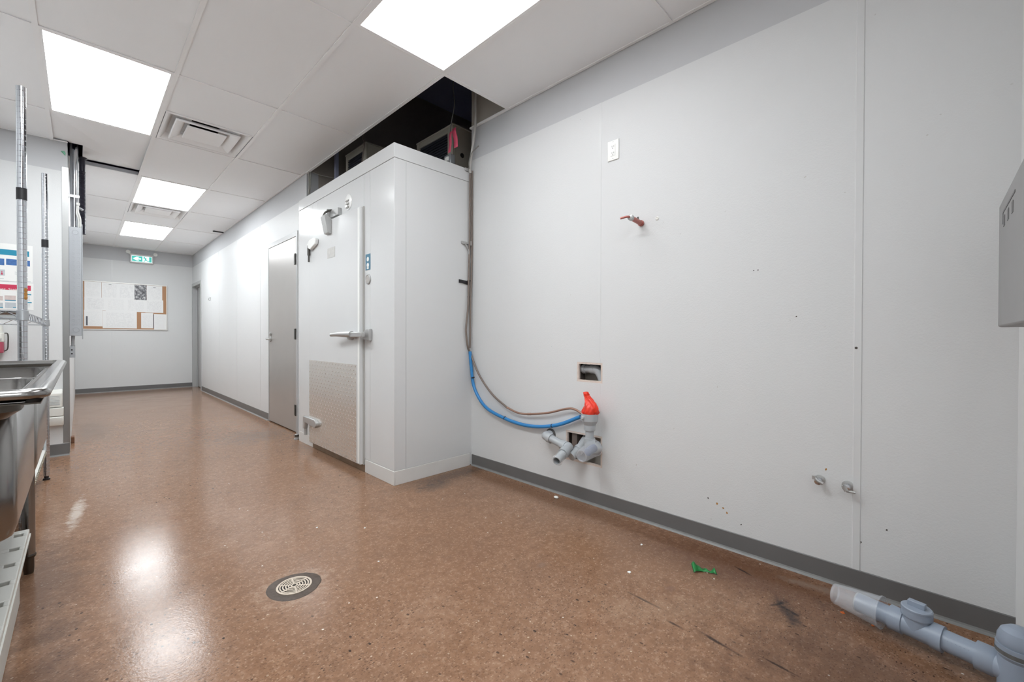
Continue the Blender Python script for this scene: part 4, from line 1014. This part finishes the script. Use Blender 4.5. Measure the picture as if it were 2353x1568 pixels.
mb.obox(P(LN/2, DEP/2, .205), du*(LN/2), dv*(DEP/2-.002), V(0,0,.012)).obj('shelf_mat', RACK, sh, bevel=.004)
mb = MB(); k = .05
while k < LN-.05: mb.obox(P(k, -.003, .205), du*.012, dv*.002, V(0,0,.006)); k += .045
mb.obj('mat_notches', mat('notch_tan', (150, 140, 120), .6), sh)

# ================================================================== PARTITION WALL THINGS
def onP(px, py): return at(px, py, 1, YP)
def rect_px(mb, x0, y0, x1, y1, t0, t1):
    a, b, c_ = onP(x0, y0), onP(x1, y1), onP(x1, y0); z0_, z1_ = b.z, c_.z
    return mb.box(a.x, b.x, YP-t1, YP-t0, z0_, z1_)
S = 5.81
def c1(cx, cy): return cx/S, 560+cy/S
def poster(lab, x0, z0_, x1, z1_):
    t = thing('poster', lab, 'poster', ((x0+x1)/2, YP-.002, z0_))
    MB().box(x0, x1, YP-.0016, YP-.0006, z0_, z1_).obj('sheet', mat('poster_paper', (236, 236, 234), .35, var=.01), t)
    return t
PLX = -.74
a, b = onP(75, 566), onP(76, 650)
t = poster('white wall poster with a teal header behind the wire shelving', PLX, b.z, a.x, a.z)
rect_px(MB(), -90, 578.5, 67, 591, .0016, .0022).obj('header', TEAL, t)
for q_ in ((14, 597, 41, 611), (61, 600, 69, 613), (-20, 595, 10, 610)): rect_px(MB(), *q_, .0016, .002).obj('printed_photo', PBLUE, t)
mb = MB(); rect_px(mb, -10, 620, 11.5, 634, .0016, .002); mb.obj('printed_panel', PGREY, t)
q = onP(4.5, 628); MB().lathe((q.x, YP-.002, q.z-.006), (0,-1,0), [(0,.006),(.0005,.006)], 12).box(q.x-.002, q.x+.002, YP-.0026, YP-.002, q.z-.004, q.z+.018).obj('thermometer_icon', MAG, t)
mb = MB()
for yy, x0_, x1_ in ((627, 34, 60), (631, 34, 58), (640, -20, 9), (647.5, 60, 71), (646, -20, 20)): rect_px(mb, x0_, yy, x1_, yy+1.1, .0016, .0019)
mb.obj('text_lines', PGREY, t)
a, b = onP(77, 652), onP(79, 713)
t = poster('white wall poster with a magenta header under the teal one', PLX, b.z, a.x, a.z)
rect_px(MB(), -90, 657, 71, 669, .0016, .0022).obj('header', MAG, t)
q = onP(0, 667.5)
mt = Matrix.Translation((q.x-.045, YP-.0024, q.z+.004)) @ Matrix.Rotation(R(90), 4, 'X')
text_mesh('ntainer  Sanitiz', .026, mt).obj('header_text', OUTLET, t)
mb = MB(); rect_px(mb, 10.5, 680, 36.5, 692, .0016, .002); rect_px(mb, -10, 681, 7, 691, .0016, .002); mb.obj('printed_hands', PTINT, t)
mb = MB(); rect_px(mb, 11.5, 696, 37, 709, .0016, .002); rect_px(mb, -10, 696, 7, 709, .0016, .002); mb.obj('printed_panel', PGREY, t)
mb = MB(); rect_px(mb, 11.5, 690.5, 36.5, 692.2, .002, .0023); rect_px(mb, 61, 676.5, 72, 679, .0016, .002); rect_px(mb, 61, 694.8, 73, 697, .0016, .002); rect_px(mb, -10, 706, 7, 708, .002, .0023); rect_px(mb, 30, 706.5, 37, 708, .002, .0023); mb.obj('teal_rules', TEAL, t)
mb = MB()
for k in range(4): rect_px(mb, 62, 681+k*3, 69, 682+k*3, .0016, .0019)
for k in range(3): rect_px(mb, 62, 699+k*3, 69.5, 700+k*3, .0016, .0019)
mb.obj('text_lines', PGREY, t)
# pink sanitizer pail
q0, q1 = onP(-45, 748), onP(13, 811)
t = thing('sanitizer_jug', 'white jug with pink liquid hanging on the partition wall', 'jug', ((q0.x+q1.x)/2, YP-.06, q1.z))
W_ = (q1.x-q0.x)/2; cx_ = (q0.x+q1.x)/2; zt, zb = onP(0, 765).z, q1.z; zl = onP(0, 786).z
def jug(z0_, z1_, m, nm, f=1): return MB().loops([rr(cx_-W_*f, cx_+W_*f, YP-.12, YP-.002, .03, z) for z in (z0_, z1_)]).obj(nm, m, t, bevel=.006)
jug(zl, zt, CONT, 'upper_body'); jug(zb, zl, PINKLIQ, 'liquid_body', .97)
MB().loops([rr(cx_-W_*.96, cx_+W_*.96, YP-.115, YP-.004, .03, z) for z in (zl+.03-.06, zl-.024)]).obj('band', mat('pink_band', (184, 92, 112), .3), t)
MB().loops([rr(cx_-W_*.6, cx_+W_*.85, YP-.10, YP-.004, .02, z) for z in (zt, onP(0, 748).z)]).obj('lid', CONT, t, bevel=.004)
hx = q1.x
MB().tube([(hx-.004, YP-.06, zt-.004), (hx+.016, YP-.06, zt-.01), (hx+.018, YP-.06, (zt+zb)/2), (hx+.014, YP-.06, zb+.03), (hx-.006, YP-.06, zb+.012)], .004, 8).obj('wire_handle', HDARK, t)
mt = Matrix.Translation((q1.x-.036, YP-.1212, onP(0, 783).z)) @ Matrix.Rotation(R(90), 4, 'X')
text_mesh('21', .03, mt).obj('number_print', INK, t)
# white dispenser low on the partition
q0, q1 = onP(100, 892), onP(147, 979)
t = thing('soap_dispenser', 'pale plastic dispenser with printed lines low on the partition by the sink', 'dispenser', ((q0.x+q1.x)/2, YP-.05, q1.z))
zA, zB_, zC_, zD = onP(120, 895).z, onP(120, 935).z, onP(120, 955).z, onP(120, 978).z
MB().prism([(YP-.001, zB_), (YP-.085, zB_), (YP-.09, zA-.03), (YP-.06, zA), (YP-.001, zA)], 0, q0.x-.03, q1.x-.006).obj('upper_cover', CONT, t, bevel=.008)
MB().prism([(YP-.001, zC_), (YP-.09, zC_), (YP-.095, zB_-.004), (YP-.001, zB_-.004)], 0, q0.x-.03, q1.x).obj('middle_band', CONT, t, bevel=.005)
MB().prism([(YP-.001, zD), (YP-.07, zD), (YP-.092, zC_-.035), (YP-.092, zC_-.004), (YP-.001, zC_-.004)], 0, q0.x-.03, q1.x).obj('lower_tray', CONT, t, bevel=.008)
mb = MB()
for k in range(7): mb.box(q1.x-.09, q1.x-.022, YP-.0905, YP-.0875, zA-.055-.0115*k, zA-.052-.0115*k)
mb.obj('label_lines', PGREY, t)
# tape on the grey paint
q = onP(146, 352); mb = MB(); mb.add([onP(139, 347)+V(0,-.001,0), onP(148, 347)+V(0,-.001,0), onP(151, 352)+V(0,-.001,0), onP(150, 358.5)+V(0,-.001,0)], [(0,1,2,3)])
o = mb.obj('tape_scrap', TAPE); o.modifiers.new('s', 'SOLIDIFY').thickness = .001; tag(o, 'scrap of pale green tape on the grey upper partition', 'tape')

# ================================================================== ELECTRICAL TROUGH AND CONDUITS
ty0, ty1 = 5.44, 5.62; tz0, tz1 = at(157, 772, 1, ty0).z, at(157, 520, 1, ty0).z; tx0, tx1 = XP+.002, at(188, 600, 1, ty0).x
t = thing('wiring_trough', 'tall galvanized wiring trough with knockouts on the corridor wall end', 'trough', ((tx0+tx1)/2, (ty0+ty1)/2, tz0))
MB().box(tx0, tx1, ty0, ty1, tz0, tz1).obj('channel', GALVP, t, bevel=.002)
MB().box(tx1, tx1+.006, ty0-.006, ty1+.01, tz0-.03, tz1+.03).obj('cover', GALVP, t, bevel=.001)
mb = MB(); w_ = tx1-tx0
for col in (.30, .72):
    z = tz0+.10
    while z < tz1-.09:
        mb.lathe((tx0+w_*col, ty0, z), (0,-1,0), [(0,.0125),(.0016,.0125),(.0016,.0095),(.0004,.009)], 14); z += .037
for z in (tz0+.05, tz1-.05): mb.lathe((tx0+w_*.5, ty0, z), (0,-1,0), [(0,.028),(.002,.028),(.002,.023),(.0005,.022),(.0005,.017),(.002,.016)], 20)
mb.obj('knockouts', GALVP, t)
jb0, jb1 = at(155, 797, 1, 5.46), at(173, 822, 1, 5.46)
t2 = thing('switch_box', 'small galvanized box under the wiring trough', 'junction box', ((XP+jb1.x)/2, 5.48, jb1.z))
MB().box(XP+.002, jb1.x, 5.46, 5.55, jb1.z, jb0.z).obj('box_body', GALVP, t2, bevel=.002)
MB().cyl((XP+.022, 5.50, jb0.z), (XP+.022, 5.50, tz0), .011).lathe((XP+.022, 5.50, jb0.z), (0,0,1), [(0,.017),(.012,.017)], 6).obj('nipple', GALV, t2)
mb = MB()
for z in (.35, .7): mb.lathe((XP+.016, 5.46, jb1.z+(jb0.z-jb1.z)*z), (0,-1,0), [(0,.006),(.001,.006)], 12)
mb.obj('knockout', HOLE, t2)
def conduit(px0, px1, y, r_, m, name, lab, cat, z1_=3.4):
    b_ = at(px0, 520, 1, y); c_ = at(px1, 350, 1, y)
    o = MB().tube([(b_.x, y, tz1), (b_.x+(c_.x-b_.x)*.5, y, 2.3), (c_.x, y, 2.62), (c_.x, y, z1_)], r_, 12).obj(name, m)
    return tag(o, lab, cat)
conduit(171, 171, 5.50, .0155, CHROME, 'steel_conduit', 'thick shiny steel conduit rising from the wiring trough into the ceiling', 'conduit')
conduit(177, 176.5, 5.54, .009, GALV, 'thin_conduit', 'thin steel conduit beside the thick one above the wiring trough', 'conduit')
conduit(164.5, 163, 5.54, .008, GALVP, 'pale_conduit', 'pale thin conduit hugging the corner guard above the wiring trough', 'conduit')
mb = MB(); b_ = at(189, 400, 1, 5.62); prof = []
z = tz1-.02
while z < 2.56: prof += [(z, .021), (z+.005, .0245), (z+.010, .021)]; z += .012
mb.lathe((b_.x, 5.66, 0), (0,0,1), prof+[(2.70, .022)], 18)
mb.lathe((b_.x, 5.66, 2.685), (0,0,1), [(0,.034),(.012,.034)], 18)
tag(mb.obj('flexible_conduit', mat('black_flex', (44, 44, 56), .35, .2), angle=20), 'black ribbed flexible conduit dropping from the ceiling behind the steel conduits', 'conduit')
b_ = at(172, 452, 1, 5.50)
tag(MB().box(XP+.002, b_.x+.03, 5.485, 5.49, b_.z-.012, b_.z+.012).box(XP+.002, XP+.006, 5.47, 5.51, b_.z-.02, b_.z+.02).obj('conduit_strap', ZINC, bevel=.001), 'zinc strap across the steel conduits above the trough', 'strap')
b_ = at(180, 472, 1, 5.50)
tag(MB().tube([(b_.x, 5.50, b_.z), (b_.x-.002, 5.49, b_.z-.06), (b_.x+.012, 5.49, b_.z-.12), (b_.x+.014, 5.50, tz1+.001)], .006, 8).tube([(b_.x-.01, 5.50, b_.z), (b_.x-.012, 5.49, b_.z-.07), (b_.x, 5.49, b_.z-.13), (b_.x+.002, 5.50, tz1+.001)], .005, 8).lathe((b_.x-.004, 5.50, b_.z), (0,0,1), [(0,.014),(.02,.014)], 12).obj('wire_pair', OUTLET), 'pair of white wires curling into the top of the trough', 'wire')
b_ = at(182, 481, 1, 5.55)
tag(MB().tube([(b_.x-.02, 5.55, b_.z+.012), (b_.x+.006, 5.55, b_.z+.006), (b_.x+.022, 5.56, b_.z-.004)], .011, 10).obj('conduit_elbow', GALVP), 'short pale elbow fitting above the trough beside the black conduit', 'fitting')

# ================================================================== BACK WALL: EXIT SIGN AND NOTICE BOARD
a, b = at(298.5, 580.5, 1, YB-.05), at(352.5, 609.5, 1, YB-.05)
sx0, sx1, sz0, sz1 = a.x, b.x, b.z+.01, a.z-.012
t = thing('exit_sign', 'lit green exit sign with a left arrow and running figure at the corridor end', 'exit sign', ((sx0+sx1)/2, YB-.03, sz0))
MB().box(sx0, sx1, YB-.05, YB-.004, sz0, sz1).obj('housing', mat('sign_housing', (206, 204, 202), .4), t, bevel=.004)
fx0, fx1, fz0, fz1 = sx0+.022, sx1-.022, sz0+.026, sz1-.034
MB().box(fx0, fx1, YB-.052, YB-.05, fz0, fz1).obj('light_face', SIGNWHITE, t)
mx_ = fx0+(fx1-fx0)*.53; h_ = fz1-fz0; wd = fx1-fx0
MB().box(fx0+.006, mx_, YB-.0535, YB-.052, fz0+.008, fz1-.008).obj('green_field', SIGNGREEN, t)
aw = lambda u_, v_: (fx0+wd*u_, fz0+h_*v_)
MB().prism([aw(.06,.5), aw(.25,.82), aw(.38,.80), aw(.29,.62), aw(.46,.62), aw(.46,.40), aw(.29,.40), aw(.38,.20), aw(.25,.18)], 1, YB-.0548, YB-.0535).obj('arrow', SIGNWHITE, t)
mb = MB()
for p0, p1, r0 in (((.64,.72),(.70,.42),.022), ((.64,.70),(.56,.62),.010), ((.66,.70),(.74,.58),.010), ((.70,.44),(.76,.26),.014), ((.76,.26),(.86,.22),.012), ((.69,.44),(.65,.26),.014), ((.65,.26),(.59,.12),.012)):
    a_, b_ = aw(*p0), aw(*p1); d = V(b_[0]-a_[0], 0, b_[1]-a_[1]); L = d.length; d.normalize(); nn = V(-d.z, 0, d.x); mb.obox(V((a_[0]+b_[0])/2, YB-.0528, (a_[1]+b_[1])/2), d*(L/2), nn*r0*.45, V(0, .0006, 0))
c_ = aw(.62, .84); mb.lathe((c_[0], YB-.0522, c_[1]), (0,-1,0), [(0,.011),(.0012,.011)], 14)
mb.prism([aw(.86,.08), aw(.98,.06), aw(.98,.94), aw(.86,.94), aw(.86,.4)], 1, YB-.0534, YB-.052)
mb.obj('running_figure', SIGNGREEN, t)
for px, py in ((294, 579), (356.5, 586.5)):
    q = at(px, py, 1, YB-.04); s_ = -1 if px < 320 else 1
    mb = MB().lathe((q.x, YB-.06, q.z), (0,-1,0), [(-.03,.02),(0,.034),(.012,.034),(.014,.028),(.006,.0)], 18).cyl((q.x, YB-.05, q.z), (sx0+.01 if s_ < 0 else sx1-.01, YB-.03, sz1-.02), .008)
    mb.obj('lamp_head', OUTLET, t)
bx0, bx1 = .0, at(384.5, 700, 1, YB).x; bz0, bz1 = at(384.5, 760, 1, YB).z, at(384.5, 657, 1, YB).z
t = thing('notice_board', 'framed cork notice board on the corridor back wall', 'notice board', ((bx0+bx1)/2, YB-.01, bz0))
MB().box(bx0+.01, bx1-.01, YB-.010, YB-.001, bz0+.01, bz1-.01).obj('cork_panel', CORK, t, smooth=False)
e = .018
for nm, bb in (('frame_rail', (bx0, bx1, bz0, bz0+e)), ('frame_rail', (bx0, bx1, bz1-e, bz1)), ('frame_rail', (bx0, bx0+e, bz0+e, bz1-e)), ('frame_rail', (bx1-e, bx1, bz0+e, bz1-e))):
    MB().box(bb[0], bb[1], YB-.018, YB-.001, bb[2], bb[3]).obj(nm, ALU, t, bevel=.002)
PAP = [((150,195),(550,565),'page beside the trough at the upper left of the notice board'), ((570,220),(955,590),'page with a dark heading in the top row, second from the trough'),
 ((960,240),(1345,600),'shaded page in the top row left of the black and white photo'), ((1355,275),(1635,620),'black and white photo sheet on the notice board'),
 ((1650,300),(2010,640),'page with a heading right of the black and white photo'), ((150,575),(655,860),'first page of the middle row next to the trough'),
 ((662,590),(1138,885),'second page of the middle row on the notice board'), ((1148,605),(1608,905),'third page of the middle row on the notice board'),
 ((1614,640),(2035,925),'last page of the middle row near the bare cork strip'), ((145,880),(575,1250),'page with a folded corner and dark side bar in the bottom row'),
 ((590,905),(1400,1300),'wide sheet in the middle of the bottom row'), ((1515,950),(1795,1300),'bottom row page left of the dark vertical binding'), ((1825,980),(2112,1330),'bottom row page in the lower right corner of the board')]
for k, (u0, u1, lab) in enumerate(PAP):
    f = lambda u_, Y: at(180+u_[0]/10.4545, 630+u_[1]/10.4527, 1, Y)
    a, b = f(u0, YB-.012), f(u1, YB-.012)
    # sheets hang level on the board; the photo's slant is perspective
    am = at(180+(u0[0]+u1[0])/2/10.4545, 630+u0[1]/10.4527, 1, YB-.012); bm_ = at(180+(u0[0]+u1[0])/2/10.4545, 630+u1[1]/10.4527, 1, YB-.012); z1_ = min(am.z+.012, bz1-e-.002); z0_ = max(bm_.z-.004, bz0+e+.002)
    y_ = YB-.0112-(.0016 if k < 5 else .0008 if k < 9 else .0002)-.0003*(k % 2)
    nx = 8; mb = MB(); vs2 = []
    for i in range(nx+1):
        u_ = i/nx; x_ = a.x-.004+(b.x-a.x+.008)*u_
        bow = .0006*math.sin(u_*math.pi*2+k)
        vs2 += [V(x_, y_-bow*.5, z0_), V(x_, y_, z1_)]
    mb.add(vs2, [(2*i, 2*i+2, 2*i+3, 2*i+1) for i in range(nx)])
    ob = mb.obj('paper_sheet', make_paper('paper_%02d' % k, 30+(k*7) % 17, k*1.37, photo=(k == 3), amt=.10+.04*(k % 3)), smooth=False)
    ob.modifiers.new('s', 'SOLIDIFY').thickness = .0004
    tag(ob, lab, 'paper', 'papers on the notice board')
    if k == 9:
        c_, d_ = f((182, 1010), YB-.016), f((226, 1232), YB-.016); m2 = MB().box(c_.x, d_.x, YB-.0172, YB-.0164, d_.z, c_.z)
        m2v = ob['_o']; m2.obj('dark_bar', INK, ob)
    if k == 11:
        c_, d_ = f((1796, 970), YB-.016), f((1816, 1300), YB-.016); MB().box(c_.x, d_.x, YB-.0172, YB-.0164, d_.z, c_.z).obj('dark_binding', INK, ob)
    if k in (1, 4):
        hx_ = (u0[0]+u1[0])/2; c_, d_ = f((hx_-32, u0[1]+22), YB-.016), f((hx_+32, u0[1]+36), YB-.016); MB().box(c_.x, d_.x, YB-.0168, YB-.0162, d_.z, c_.z).obj('heading', INK, ob)
# small hook on the corridor wall
a = at(484, 687, 0, XC)
tag(MB().box(XC-.004, XC, a.y-.012, a.y+.012, a.z-.03, a.z+.03).tube([(XC-.003, a.y, a.z+.015), (XC-.025, a.y, a.z+.012), (XC-.03, a.y, a.z-.02), (XC-.008, a.y, a.z-.028)], .006, 8).obj('wall_hook', ZINC), 'tiny metal hook on the corridor wall near the far door', 'hook')

for o in bpy.data.objects:
    if '_o' in o: del o['_o']
